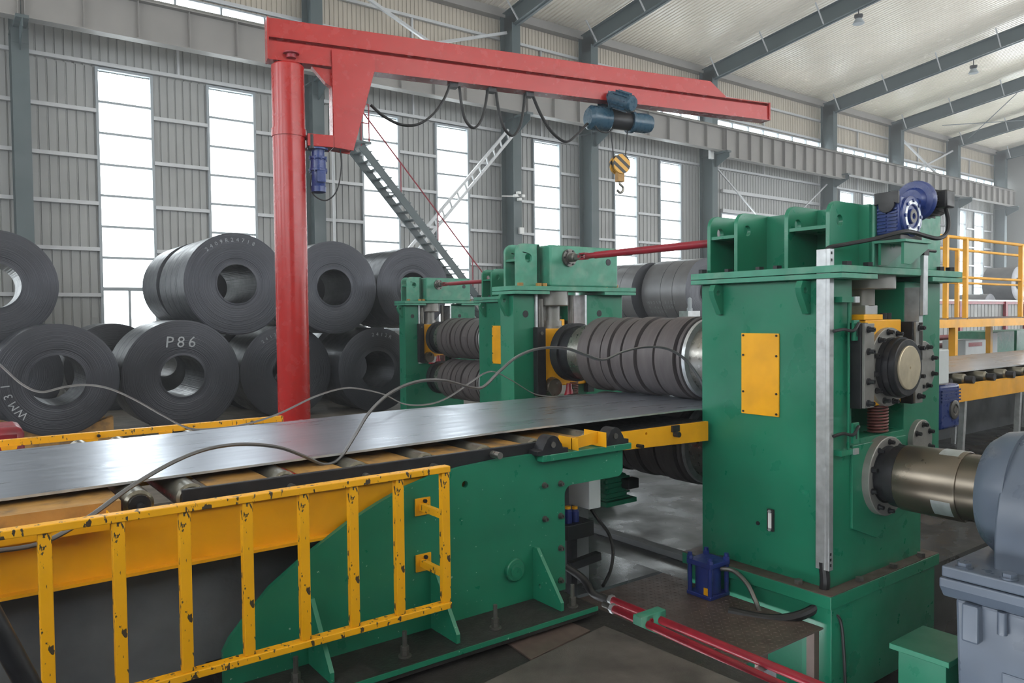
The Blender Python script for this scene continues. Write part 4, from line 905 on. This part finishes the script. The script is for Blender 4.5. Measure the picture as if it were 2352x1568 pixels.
MB().obox(cen-Zv*.19, U, N_, Zv, .12, .1, .16).build('swivel_body', M['yellow_dusty'], hk, 0, bevel=.01)
hkp = [cen-Zv*.26]+[cen+U*(.055*math.sin(a)-.0)+Zv*(-.36-.055*math.cos(a)*-1) for a in []]
hkp = [cen+Zv*-.26, cen+Zv*-.30, cen+U*.05+Zv*-.34, cen+U*.06+Zv*-.39, cen+U*.01+Zv*-.435, cen-U*.05+Zv*-.40]
MB().tube(spline(hkp), .02, 10).build('hook', M['steel'], hk)
for px0, px1 in ((1402, 1409), (1441, 1436)):
    a, b = HP(ux(px0), 0, zc-rr*.7), cen+U*(ux(px1)-cxk)*.9+Zv*.02
    MB().cyl(a, b, .009, n=8).build('wire_rope', M['black'], hk)
# ================================================================== COILS
_tc = {}
def glyph(ch):
    if ch not in _tc:
        cu = bpy.data.curves.new('g', 'FONT'); cu.body = ch; cu.size = 1; cu.align_x = 'CENTER'; cu.resolution_u = 2
        o = bpy.data.objects.new('g', cu); link(o); me = bpy.data.meshes.new_from_object(o.evaluated_get(bpy.context.evaluated_depsgraph_get()))
        _tc[ch] = ([v.co.copy() for v in me.vertices], [list(p.vertices) for p in me.polygons]); bpy.data.objects.remove(o)
    return _tc[ch]
def letters(mb, s, org, u, v, size, step, rot=0):
    for i, ch in enumerate(s):
        if ch == ' ': continue
        vs, fs = glyph(ch); mb.add([org+u*(i*step+p.x*size)+v*(p.y*size) for p in vs], fs)
def arcletters(mb, s, cx, cz, y, R, a_mid, size, step):
    n = len(s)
    for i, ch in enumerate(s):
        a = math.radians(a_mid)-(i-(n-1)/2)*step/R; vs, fs = glyph(ch)
        r_ = Vector((math.cos(a), 0, math.sin(a))); t_ = Vector((math.sin(a), 0, -math.cos(a)))
        o = Vector((cx, y, cz))+r_*R
        mb.add([o+t_*(p.x*size)+r_*(p.y*size) for p in vs], fs)
def coil(lab, cx, y, cz, R, ri, w=1.35, mat='coil', group='steel coils', bands=(), n=72):
    t = thing('steel_coil', lab, 'steel coil', (cx, y+w/2, cz-R), group)
    prof = [(0, ri), (0, ri+.02), (.012, ri+.06), (.0, ri+.10), (.006, R*.7), (0, R-.03), (.008, R), ]
    for bpos in bands: prof += [(bpos, R), (bpos+.004, R-.012), (bpos+.012, R-.012), (bpos+.016, R)]
    prof += [(w, R), (w, ri)]
    o = MB().lathe((cx, y, cz), (0, 1, 0), prof, n, cap=False).build('wound_sheet', M[mat], t, 40, origin=(cx, y, cz))
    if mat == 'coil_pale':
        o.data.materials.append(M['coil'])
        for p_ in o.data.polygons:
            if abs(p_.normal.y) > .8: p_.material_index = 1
    MB().lathe((cx, y, cz), (0, 1, 0), [(w, ri), (0, ri)], 48, cap=False).build('bore', M[mat], t, 60)
    return t
def coil_px(lab, px, py, rpx, Y, ri=.37, **k):
    c = PY(px, py, Y); R = (PY(px, py-rpx, Y).z-PY(px, py+rpx, Y).z)/2
    return coil(lab, c.x, Y, c.z, R, ri, **k), c, R
# bottom row (rests on the yard floor z=0)
def floor_coil(lab, px, Y, R, **k):
    x = PY(px, 860, Y).x; return coil(lab, x, Y, R, R, **k), x, R
x1 = PY(132, 860, 14.0).x; r1 = .89; z1_ = 1.07
c1 = coil('dark steel coil on timber skids with scrawled chalk marks at its lower left', x1, 14.0, z1_, r1, .40)
for i, dy in enumerate((.15, .95)):
    tag(MB().plate([(-.8, 0), (.8, 0), (.8, .42), (.45, .30), (0, .178), (-.45, .30), (-.8, .42)], [], (x1, 14.0+dy, 0), (1, 0, 0), (0, 0, 1), (0, .2, 0)).build('timber_skid', M['yellow_dusty'], smooth=0), ['front timber skid under the scrawled coil', 'rear timber skid under the scrawled coil'][i], 'skid')
c2, x2, r2 = floor_coil('dark steel coil on the ground chalked P86 above its bore', 420, 14.5, 1.0, ri=.37, bands=(.4, .8))
c3, x3, r3 = floor_coil('dark steel coil on the ground behind the red crane post', 660, 15.2, .94, ri=.30)
c4, x4, r4 = floor_coil('dark steel coil on the ground beside the farthest mill housing', 868, 14.9, .90, ri=.40)
# upper row
def top_coil(lab, px, py, rpx, Y, **k): return coil_px(lab, px, py, rpx, Y, **k)
u0, p_, R0 = top_coil('large dark steel coil resting on top at the left edge of the stack', -12, 655, 128, 15.5, ri=.38)
u1, pu1, R1 = top_coil('dark steel coil on top, stencilled 2409R24718, with banded sides', 545, 652, 117, 14.8, ri=.37, w=1.9, bands=(.5, .62, 1.0, 1.4))
u2, pu2, R2 = top_coil('dark steel coil on top right behind the red crane post', 768, 660, 106, 14.8, ri=.37)
u3, pu3, R3 = top_coil('dark steel coil on top beside the sloping stair, with a sheen on its flank', 950, 661, 93, 14.9, ri=.34, w=1.8, bands=(.7,))
def arcmarks(name, s_, t, cx, cz, y, R, a_mid, size, step):     # every character is a painted mark of its own
    n = len(s_)
    for i, ch in enumerate(s_):
        mb = MB(); arcletters(mb, ch, cx, cz, y, R, a_mid-math.degrees((i-(n-1)/2)*step/R), size, step); mb.build(name, M['chalk'], t, 0)
arcmarks('stencil_digit', '2409R24718', u1, pu1.x, pu1.z, 14.8-.004, R1*.83, 99, .105, .098)
for i, ch in enumerate('P86'):
    mb = MB(); letters(mb, ch, Vector((x2-.22+i*.19, 14.5-.004, r2+.52-i*.004)), Vector((1, 0, -.02)), Vector((.12, 0, 1)), .28, .19); mb.build('chalk_mark', M['chalk'], c2, 0)
arcmarks('stencil_digit', '2412R', c4, x4, r4, 14.9-.004, r4*.80, 82, .11, .10)
arcmarks('stencil_digit', '2412', c3, x3, r3, 15.2-.004, r3*.80, 118, .09, .09)
arcmarks('chalk_mark', 'WM31', c1, x1, z1_, 14.0-.004, r1*.72, 205, .17, .15)
# behind
coil('dark steel coil low behind the front row, seen between the two leftmost ground coils', PY(262, 860, 19).x, 19.0, .97, .97, .3, w=1.5, bands=(.3, .5))
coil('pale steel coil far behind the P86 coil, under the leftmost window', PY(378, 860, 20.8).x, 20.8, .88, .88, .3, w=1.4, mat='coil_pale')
coil('dark steel coil behind the gap left of the red crane post', PY(578, 860, 17.2).x, 17.2, .92, .92, .3)
coil('dark steel coil behind the gap right of the red crane post', PY(800, 860, 17.4).x, 17.4, .95, .95, .3)
coil('dark steel coil behind the gap between the two leftmost top coils', PY(20, 860, 18.2).x, 18.2, .95, .95, .3)
coil('dark steel coil on top of the second row, behind the stencilled coil', pu1.x+.0, 17.2, pu1.z+.06, .92, .3)
coil('dark steel coil on top of the second row, behind the crane post', pu2.x+.15, 17.0, pu2.z+.05, .95, .3)
# pale coils right of the mill
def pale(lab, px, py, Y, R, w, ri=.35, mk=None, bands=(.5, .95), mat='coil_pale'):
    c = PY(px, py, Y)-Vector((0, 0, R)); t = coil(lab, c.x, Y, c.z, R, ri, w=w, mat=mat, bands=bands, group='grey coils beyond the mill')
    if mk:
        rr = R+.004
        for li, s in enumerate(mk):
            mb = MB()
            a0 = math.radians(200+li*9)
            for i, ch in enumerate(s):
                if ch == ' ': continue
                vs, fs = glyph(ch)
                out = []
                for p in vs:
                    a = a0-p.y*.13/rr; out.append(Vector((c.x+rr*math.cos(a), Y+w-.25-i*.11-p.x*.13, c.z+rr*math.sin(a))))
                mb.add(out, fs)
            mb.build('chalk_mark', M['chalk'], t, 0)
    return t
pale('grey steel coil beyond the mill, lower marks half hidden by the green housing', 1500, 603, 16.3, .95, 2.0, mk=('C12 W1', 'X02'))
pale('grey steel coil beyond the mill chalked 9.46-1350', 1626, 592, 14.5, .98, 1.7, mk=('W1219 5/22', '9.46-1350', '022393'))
ca, cb_ = PY(1500, 603, 16.3), PY(1626, 592, 14.5)
for i, (c, R, Y, w) in enumerate(((ca, .95, 16.3, 2.0), (cb_, .98, 14.5, 1.7))):
    tag(MB().box(c.x-.8, c.x+.75, Y, Y+w, 0, c.z-2*R-.002).build('coil_saddle', M['concrete'], smooth=0), ['concrete saddle under the half hidden marked coil', 'concrete saddle under the coil chalked 9.46-1350'][i], 'saddle')
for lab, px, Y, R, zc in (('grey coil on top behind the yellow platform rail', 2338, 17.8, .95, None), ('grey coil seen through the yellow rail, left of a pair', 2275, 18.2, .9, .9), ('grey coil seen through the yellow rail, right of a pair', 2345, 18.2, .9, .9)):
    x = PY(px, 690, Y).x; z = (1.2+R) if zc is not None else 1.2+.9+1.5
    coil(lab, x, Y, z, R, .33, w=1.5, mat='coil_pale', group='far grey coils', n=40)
tag(MB().box(38, 60, 18, 20.6, 0, 1.2).build('coil_rack', M['concrete'], smooth=0), 'low concrete rack carrying the far grey coils', 'rack')
# red box at the left edge and rubble in front of the coils
q = PY(-20, 990, 8.2)
tag(MB().box(-2.6, PY(57, 995, 8.2).x, 8.2, 8.8, -.25, PY(30, 982, 8.2).z).build('machine_box', M['red_dark'], smooth=30, bevel=.06), 'dark red rounded machine box behind the far yellow rail', 'machine box')
mb = MB()
for k_ in range(900):
    x = random.uniform(-1.5, 7.2); y = random.uniform(12.4, 13.85); r = random.choice((.02, .03, .03, .05))
    mb.lathe((x, y, -.005), (0, 0, 1), [(0, r), (r*.8, r*.8), (r*1.2, r*.3)], 5, a0=random.random()*3)
tag(mb.build('gravel', M['rubble'], smooth=0), 'loose gravel and rubble strewn before the coils', 'gravel', kind='stuff')
# ================================================================== STAIR, PLATFORM, FLOOR PLATES, PIPES
SY = 21.0
a, b = PY(818, 340, SY), PY(1095, 700, SY)
st = thing('steel_stair', 'steel stair with red handrail climbing to the crane runway', 'stair', (b.x, SY, 0))
d_ = (b-a); bt = a+d_*((a.z-.02)/(a.z-b.z))
for yy in (SY-.35, SY+.35): MB().bar((a.x, yy, a.z), (bt.x, yy, .02), .05, .22).build('stringer', M['column'], st, 0)
n = 30
for k_ in range(1, n):
    p = a+(bt-a)*(k_/n); MB().box(p.x-.14, p.x+.14, SY-.33, SY+.33, p.z+.10, p.z+.13).build('tread', M['column'], st, 0)
for k_ in range(0, n, 6):
    p = a+(bt-a)*(k_/n); MB().cyl((p.x, SY-.35, p.z), (p.x, SY-.35, p.z+1.05), .018, n=8).build('baluster', M['red_dark'], st)
MB().cyl((a.x, SY-.35, a.z+1.05), (bt.x, SY-.35, 1.07), .022, n=8).build('handrail', M['red_dark'], st)
MB().box(a.x-1.1, a.x+.25, SY-.5, SY+.9, a.z+.05, a.z+.12).build('landing', M['column'], st, 0)
for x in (a.x-.5, a.x+.2): MB().cyl((x, SY-.45, a.z+.1), (x, SY-.45, a.z+1.2), .02, n=8).build('landing_post', M['red_dark'], st)
for z in (a.z+.65, a.z+1.2): MB().cyl((a.x-.5, SY-.45, z), (a.x+.2, SY-.45, z), .018, n=8).build('landing_rail', M['red_dark'], st)
# laced brace rising to the right
c0, c1 = PY(985, 530, 22.9), PY(1172, 305, 22.9); d = c1-c0; c0b = c0-d*1.3
c0b = c0+ (c0-c1)*(.42)
lb = thing('lattice_brace', 'pale laced steel brace slanting across the tall windows', 'brace', c0b)
nrm = Vector((-d.z, 0, d.x)).normalized()
for k_ in (-.14, .14): MB().bar(c0b+nrm*k_, c1+nrm*k_, .09, .09).build('chord', M['girt'], lb, 0)
m_ = 16
for k_ in range(m_): 
    p = c0b+(c1-c0b)*((k_+.5)/m_); MB().bar(p-nrm*.13, p+nrm*.13+d.normalized()*.12, .05, .05).build('lacing', M['girt'], lb, 0)
# camera cluster and socket on the stair brace column
q = PY(1188, 450, 22.9)
sl = thing('light_cluster', 'small white lamp cluster on the stair brace column', 'lamp', q)
for dx, dz in ((-.08, .0), (.06, .12), (.25, .02), (.1, -.12)): MB().box(q.x+dx-.07, q.x+dx+.07, 22.82, 22.97, q.z+dz-.05, q.z+dz+.05).build('lamp_head', M['white'], sl, 0, bevel=.01)
MB().bar(q+Vector((-.7, 0, -.06)), q+Vector((.1, 0, 0)), .03, .03).build('arm', M['white'], sl, 0)
q = PY(1197, 530, 22.95); tag(MB().box(q.x-.1, q.x+.08, 22.86, 23.0, q.z-.12, q.z+.12).build('junction_box', M['white'], smooth=0, bevel=.01), 'little white junction box on the stair brace column', 'junction box')
# crane warning horns etc. on runway ends
q = PY(1610, 350, 22.95); tag(MB().box(28.57, 28.82, 22.92, 23.05, q.z-.2, q.z+.2).build('limit_switch', M['white'], smooth=0, bevel=.01), 'small white box under the runway near the wide low window', 'switch box')
# conduit by the crane column
tag(MB().cyl((PY(767, 400, 22.7).x, 22.7, 0), (PY(764, 345, 22.7).x, 22.7, 9.4), .045, n=10).build('wall_conduit', M['girt']), 'thin pale conduit pipe beside the column behind the crane', 'pipe')

# ---- yellow maintenance platform right of the mill
py_ = 6.7
pf = thing('platform', 'yellow steel walkway platform with railings beyond the near mill', 'platform', (17, py_+.6, -.25))
zb0, zb1 = PY(2200, 752, py_).z, PY(2200, 733, py_).z
MB().box(13.6, 24, py_, py_+.12, zb0, zb1).build('edge_beam', M['yellow'], pf, 0)
MB().box(13.6, 24, py_+1.3, py_+1.42, zb0, zb1).build('edge_beam', M['yellow'], pf, 0)
MB().box(13.6, 24, py_+.02, py_+1.4, zb1, zb1+.02).build('deck', M['plate_steel'], pf, 0)
zr = PY(2225, 547, py_).z; zm = PY(2225, 637, py_).z
for yy, dz in ((py_+.06, 0), (py_+1.36, 0)):
    MB().cyl((13.6, yy, zr), (24, yy, zr), .032, n=10).build('handrail', M['yellow'], pf)
    MB().cyl((13.6, yy, zm), (24, yy, zm), .028, n=10).build('mid_rail', M['yellow'], pf)
    for px in (2225, 2352, 2180):
        x = PY(px, 640, py_).x
        MB().box(x-.04, x+.04, yy-.04, yy+.04, zb1, zr).build('post', M['yellow'], pf, 0)
for px in (2197, 2420):
    for yy in (py_+.06, py_+1.36):
        x = PY(px, 780, py_).x; MB().box(x-.06, x+.06, yy-.06, yy+.06, -.25, zb0).build('leg', M['yellow'], pf, 0)
# barrier, cabinet and pipes behind the platform
br = thing('sheet_barrier', 'corrugated grey barrier with dark red frame behind the platform', 'barrier', (30, 12, 0))
by = 12.5; xb0, xb1 = PY(2130, 720, by).x, PY(2352, 720, by).x+3; zbt = PY(2250, 692, by).z; zbb = PY(2250, 745, by).z
corr(MB(), xb0, xb1, .0, zbt-.08, by, .3, .03, .06).build('sheet', M['wall'], br, 0)
MB().box(xb0, xb1, by-.08, by-.01, zbt-.1, zbt).build('top_rail', M['red_dark'], br, 0)
MB().box(xb0, xb1, by-.1, by+.05, zbt, zbt+.06).build('cap_rail', M['white'], br, 0)
for px in (2200, 2305, 2352): x = PY(px, 720, by).x; MB().box(x-.1, x+.1, by-.12, by-.02, 0, zbt).build('post', M['red_dark'], br, 0)
for i, (pya, pyb) in enumerate(((780, 770), (797, 790))):
    p0, p1 = PY(2110, pya, 9.4), PY(2225, pyb, 9.4)
    t = thing('red_pipe', ['upper dark red pipe under the yellow platform', 'lower dark red pipe under the yellow platform'][i], 'pipe', (p0.x, p0.y, 0))
    MB().cyl(p0, p1, .07, n=12).build('tube', M['red_dark'], t)
    for k_ in (.1+.04*i, .9+.04*i):
        w = p0+(p1-p0)*k_; MB().box(w.x-.03, w.x+.03, w.y-.03, w.y+.03, 0, w.z-.06).build('stand', M['red_dark'], t, 0)
q = PY(2250, 800, 7.6)
cb = thing('control_cabinet', 'pale control desk behind the exit strip with a label strip', 'cabinet', (q.x, 8, 0))
MB().box(PY(2218, 790, 7.6).x, PY(2265, 790, 7.6).x, 7.6, 8.1, 0, PY(2240, 780, 7.6).z).build('body', M['cabinet'], cb, 0, bevel=.02)
MB().box(PY(2225, 790, 7.6).x, PY(2255, 790, 7.6).x, 7.59, 7.6, PY(2240, 795, 7.6).z, PY(2240, 786, 7.6).z).build('label_strip', M['red_dark'], cb, 0)
q = PY(2290, 790, 8.2)
cb = thing('machine_cabinet', 'pale green machine cabinet beyond the exit strip', 'cabinet', (q.x, 8.6, -.25))
MB().box(PY(2268, 780, 8.2).x, PY(2330, 780, 8.2).x, 8.2, 9.0, -.25, PY(2300, 760, 8.2).z).build('body', M['green_light'], cb, 0, bevel=.02)
MB().box(PY(2272, 780, 8.2).x, PY(2290, 780, 8.2).x, 8.19, 8.2, .6, PY(2280, 765, 8.2).z).build('door', M['cabinet'], cb, 0)
tag(MB().box(PY(2335, 780, 8.4).x, PY(2400, 780, 8.4).x, 8.4, 9.0, -.25, PY(2340, 758, 8.4).z).build('press_machine', M['green'], smooth=0, bevel=.02), 'deep green machine frame at the far right beyond the cabinet', 'machine')
# ---- exit roller table
et = thing('roller_table', 'exit roller table with dark rollers and a yellow beam beyond the near mill', 'roller table', (13, 5, -.25))
ye = 4.0
MB().plate([(8.8, 1.16), (22, 1.16), (22, .96), (8.8, .96)], [], (0, ye, 0), (1, 0, 0), (0, 0, 1), (0, .06, 0)).build('side_beam', M['yellow'], et, 0)
MB().box(8.8, 22, 5.95, 6.01, .96, 1.16).build('side_beam', M['yellow'], et, 0)
ro = None; x = 9.15
while x < 20:
    if ro is None:
        ro = MB().lathe((x, 4.06, 1.205), (0, 1, 0), [(0, .05), (.02, .065), (1.85, .065), (1.87, .05)], 20).build('roller', M['rollsteel'], et); xr0 = x
        bb = MB().lathe((x, 4.0, 1.205), (0, 1, 0), [(-.03, .03), (-.03, .045), (.05, .045), (.05, .02)], 16).build('bearing', M['black'], ro)
    else:
        c = dup(ro, et, (x-xr0, 0, 0)); e = bb.copy(); link(e); e.parent = c
    x += .58
for x in (9.6, 11.2, 14, 17):
    for y in (4.03, 5.98): MB().bar((x, y, .96), (x-.12, y, -.25), .06, .06, (0, 1, 0)).build('leg', M['galv'], et, 0)
# blue drive and white box behind the right leg of the near housing
gd2 = thing('gear_motor', 'blue worm gear unit low on the rear side of the near mill housing', 'gear motor', (7.0, 3.2, .9))
q = PY(2178, 935, 3.12)
xg0, xg1 = PY(2160, 935, 3.12).x, PY(2205, 935, 3.12).x; zg0, zg1 = PY(2180, 985, 3.12).z, PY(2180, 883, 3.12).z
MB().box(xg0, xg1, 3.12, 3.38, zg0, zg1).build('gear_case', M['blue'], gd2, 30, bevel=.025)
xm, zm_ = PY(2190, 940, 3.12).x, PY(2190, 940, 3.12).z
MB().lathe((xm, 3.12, zm_), (0, -1, 0), [(0, .085), (.015, .085), (.02, .07), (.02, .05), (.01, .045), (.01, .03), (.02, .03), (.02, .012)], 30).build('output_flange', M['steel_dull'], gd2)
for k_ in range(4): MB().box(xg0+.01, xg1-.01, 3.108, 3.12, zg1-.06-.03*k_, zg1-.045-.03*k_).build('cooling_rib', M['blue'], gd2, 0)
MB().box(6.80, xg0+.02, 3.2, 3.35, zg0+.08, zg1-.08).build('mounting_foot', M['black'], gd2, 0)
q0, q1 = PY(2163, 803, 3.12), PY(2180, 880, 3.12)
tag(MB().box(6.81, q1.x, 3.12, 3.35, q1.z, q0.z).build('junction_box', M['cabinet'], smooth=0, bevel=.01), 'tall pale junction box on the rear side of the near mill housing', 'junction box')
# ---- under the table end: hanging box, small green motor, hoses, valve
q0, q1 = PY(1353, 1090, 4.5), PY(1380, 1165, 4.5)
tag(MB().box(q0.x, q1.x, 4.5, 4.75, q1.z, 1.10).build('junction_box', M['cabinet'], smooth=0, bevel=.006), 'white junction box hanging under the yellow entry arm', 'junction box')
q0, q1 = PY(1312, 1100, 4.8), PY(1352, 1205, 4.8)
tag(MB().box(q0.x, q1.x, 4.8, 4.95, -.25, 1.0).build('support_post', M['concrete'], smooth=0), 'grey post behind the white hanging junction box', 'post')
gmn = thing('small_motor', 'small green motor with black terminal box under the entry arm', 'motor', PY(1412, 1130, 5.0))
q = PY(1412, 1112, 5.0)
MB().box(q.x-.16, q.x+.12, 4.95, 5.2, q.z-.13, q.z+.10).build('motor_body', M['green'], gmn, 30, bevel=.03)
for k_ in range(5): MB().box(q.x-.17, q.x+.13, 4.94, 5.21, q.z-.12+.045*k_, q.z-.105+.045*k_).build('fin', M['green'], gmn, 0)
MB().box(q.x+.03, q.x+.17, 4.86, 4.95, q.z-.03, q.z+.06).build('terminal_box', M['black_plastic'], gmn, 0, bevel=.008)
MB().box(q.x-.18, q.x+.2, 4.92, 5.22, q.z-.17, q.z-.13).build('foot', M['green'], gmn, 0)
MB().bar((q.x, 5.1, q.z+.1), (q.x, 5.1, 1.11), .08, .08, (0, 1, 0)).build('hanger', M['green'], gmn, 0)
va = thing('valve_block', 'small blue hydraulic valve block with yellow caps beside the green support', 'valve', (3.9, 4.7, .2))
for i, px in enumerate((1304, 1320)):
    q = PY(px, 1168, 4.6); MB().lathe((q.x, 4.6, q.z-.12), (0, 0, 1), [(0, .035), (.10, .035), (.12, .02)], 14).build('solenoid', M['blue_bright'], va); MB().lathe((q.x, 4.6, q.z), (0, 0, 1), [(0, .024), (.02, .024)], 12).build('cap', M['yellow'], va)
q = PY(1315, 1215, 4.6); MB().box(q.x-.12, q.x+.16, 4.52, 4.7, q.z-.06, q.z+.06).build('manifold', M['black'], va, 0, bevel=.006)
MB().box(q.x-.03, q.x+.03, 4.58, 4.64, -.25, q.z-.06).build('stand', M['black'], va, 0)
tag(MB().tube(spline([PY(1356, 1166, 4.6), PY(1372, 1190, 4.55), PY(1398, 1225, 4.5), PY(1408, 1265, 4.45), PY(1402, 1310, 4.4), PY(1385, 1345, 4.3)]), .014, 8).build('hose', M['rubber'], smooth=60), 'black hose looping down from the white hanging junction box', 'hose')
tag(MB().tube(spline([PY(1300, 1300, 4.3), PY(1340, 1330, 4.2), PY(1362, 1362, 4.1), PZ(1395, 1378, -.08)]), .03, 8).build('hose', M['rubber'], smooth=60), 'thick black hose running to the red floor pipes', 'hose')
tag(MB().bar(PY(1308, 1300, 4.4), PY(1375, 1275, 4.4), .06, .06).build('steel_bracket', M['black'], smooth=0), 'black bar bracket in the dark gap beside the green support', 'bracket')
# curb between pit floor and wet floor
tag(MB().box(5.38, 5.50, 4.35, 6.7, -.25, -.19).build('floor_curb', M['concrete'], smooth=0, bevel=.01), 'low curb across the wet floor beneath the strip', 'curb')
# ---- checker floor plates
def checker(name, lab, x0, x1, y0, y1, z, mat, bumps=True):
    t = thing(name, lab, 'floor plate', ((x0+x1)/2, (y0+y1)/2, z-.012))
    MB().box(x0, x1, y0, y1, z-.012, z).build('plate', mat, t, 0, bevel=.002)
    if bumps:
        mb = MB(); nx = int((x1-x0)/.045); ny = int((y1-y0)/.045); s = .7071
        for i in range(nx):
            for j in range(ny):
                c = Vector((x0+(i+.5)*(x1-x0)/nx, y0+(j+.5)*(y1-y0)/ny, z)); k_ = 1 if (i+j) % 2 else -1
                u = Vector((s, k_*s, 0))*.016; v = Vector((-k_*s, s, 0))*.005; h = Vector((0, 0, .0025))
                mb.add([c+u, c+v, c-u, c-v, c+h], [(0, 1, 4), (1, 2, 4), (2, 3, 4), (3, 0, 4)])
        mb.build('tread_pattern', mat, t, 0, kind='stuff')
checker('checker_plate', 'rusty checker plate floor beside the mill base', 3.75, 4.97, 3.0, 4.5, -.225, M['plate_steel'])
for i, (x, y) in enumerate(((4.9, 3.04), (4.3, 3.04))): tag(MB().box(x-.03, x+.03, y-.03, y+.03, -1.0, -.237).build('plate_leg', M['plate_steel'], smooth=0), ['rusty leg under the corner of the checker plate nearest the mill', 'rusty leg under the checker plate beside the red pipes'][i], 'leg')
z = .092
def quad(name, lab, pix, z, mat, th=.012):
    P = [PZ(a, b, z) for a, b in pix]; mb = MB().plate([(p.x, p.y) for p in P], [], (0, 0, z-th), (1, 0, 0), (0, 1, 0), (0, 0, th)); return tag(mb.build(name, mat, smooth=0, bevel=.002), lab, 'floor plate')
quad('cover_plate', 'large plain dark steel cover plate on the near floor', ((1388, 1436), (1703, 1568), (1900, 1650), (1300, 1900), (1000, 1620)), z+.004, M['plate_fore'])
quad('cover_plate', 'small brown steel cover plate by the green base edge', ((1288, 1418), (1356, 1447), (1220, 1513), (1160, 1471)), z, M['plate_steel'])
# ---- red floor pipes with clamp
zp = -.06
for i, (pa, pb, r) in enumerate((((1405, 1377), (1900, 1582), .027), ((1408, 1397), (1830, 1590), .027))):
    a, b = PZ(*pa, zp), PZ(*pb, zp); d = (b-a).normalized()
    t = thing('floor_pipe', ['red hydraulic floor pipe on the mill side of the pair', 'red hydraulic floor pipe on the cover plate side of the pair'][i], 'pipe', a, 'red floor pipes')
    MB().cyl(a, b, r, n=16).build('tube', M['red_dark'], t)
    MB().cyl(a-d*.10, a, .021, n=12).build('hose_end', M['steel_dull'], t)
    hexbolt(MB(), a-d*.015, d, .036, .03).build('nut', M['galv'], t)
q = PZ(1492, 1425, zp)
cl = thing('pipe_clamp', 'green pipe clamp block holding the two red floor pipes', 'clamp', (q.x, q.y, -.225))
MB().box(q.x-.12, q.x+.12, q.y-.04, q.y+.04, -.225, zp+.06).build('clamp_block', M['green_light'], cl, 0, bevel=.005)
hexbolt(MB(), (q.x-.03, q.y-.04, zp+.02), (0, -1, 0), .018, .012).build('bolt', M['red_dark'], cl)
q2 = PZ(1745, 1525, zp); tag(MB().box(q2.x-.10, q2.x+.12, q2.y-.03, q2.y+.03, -1.0, zp-.03).build('pipe_stand', M['galv'], smooth=0), 'short pale stand under the red floor pipes', 'stand')
# ---- dark tube at the lower left corner
a, b = PY(-40, 1380, 2.9), PY(80, 1600, 2.9)
tag(MB().tube([a, a+(b-a)*.5, b], .035, 12).build('steel_tube', M['black'], smooth=60), 'shiny black tube leaning at the lower left corner', 'tube')
# shiny top clamp sensor on far coil side
q = PY(1584, 690, 9.0)
sn = thing('signal_lamp', 'small clear signal lamp on a pale stand behind the upper roll', 'signal lamp', (q.x, 9, 0))
MB().box(q.x-.16, q.x+.16, 8.9, 9.1, -.25, PY(1584, 714, 9).z).build('stand', M['galv'], sn, 0)
MB().lathe((q.x, 9, PY(1584, 714, 9).z), (0, 0, 1), [(0, .05), (.05, .05), (.06, .035), (.22, .035), (.24, .01)], 14).build('lens', M['frame'], sn)

# ---- thin dusty haze in the hall
hz_m = bpy.data.materials.new('dusty_haze'); hz_m.use_nodes = True; nt = hz_m.node_tree
for n_ in list(nt.nodes): nt.nodes.remove(n_)
oo = nt.nodes.new('ShaderNodeOutputMaterial'); vs_ = nt.nodes.new('ShaderNodeVolumeScatter'); vs_.inputs['Density'].default_value = .0055; vs_.inputs['Anisotropy'].default_value = .35
nt.links.new(vs_.outputs[0], oo.inputs['Volume'])
tag(MB().box(XL+.05, XR-.05, YF+.1, WY-.3, -1.25, 17.2).build('haze', hz_m, smooth=0), 'thin dusty haze filling the hall', 'haze', kind='stuff')
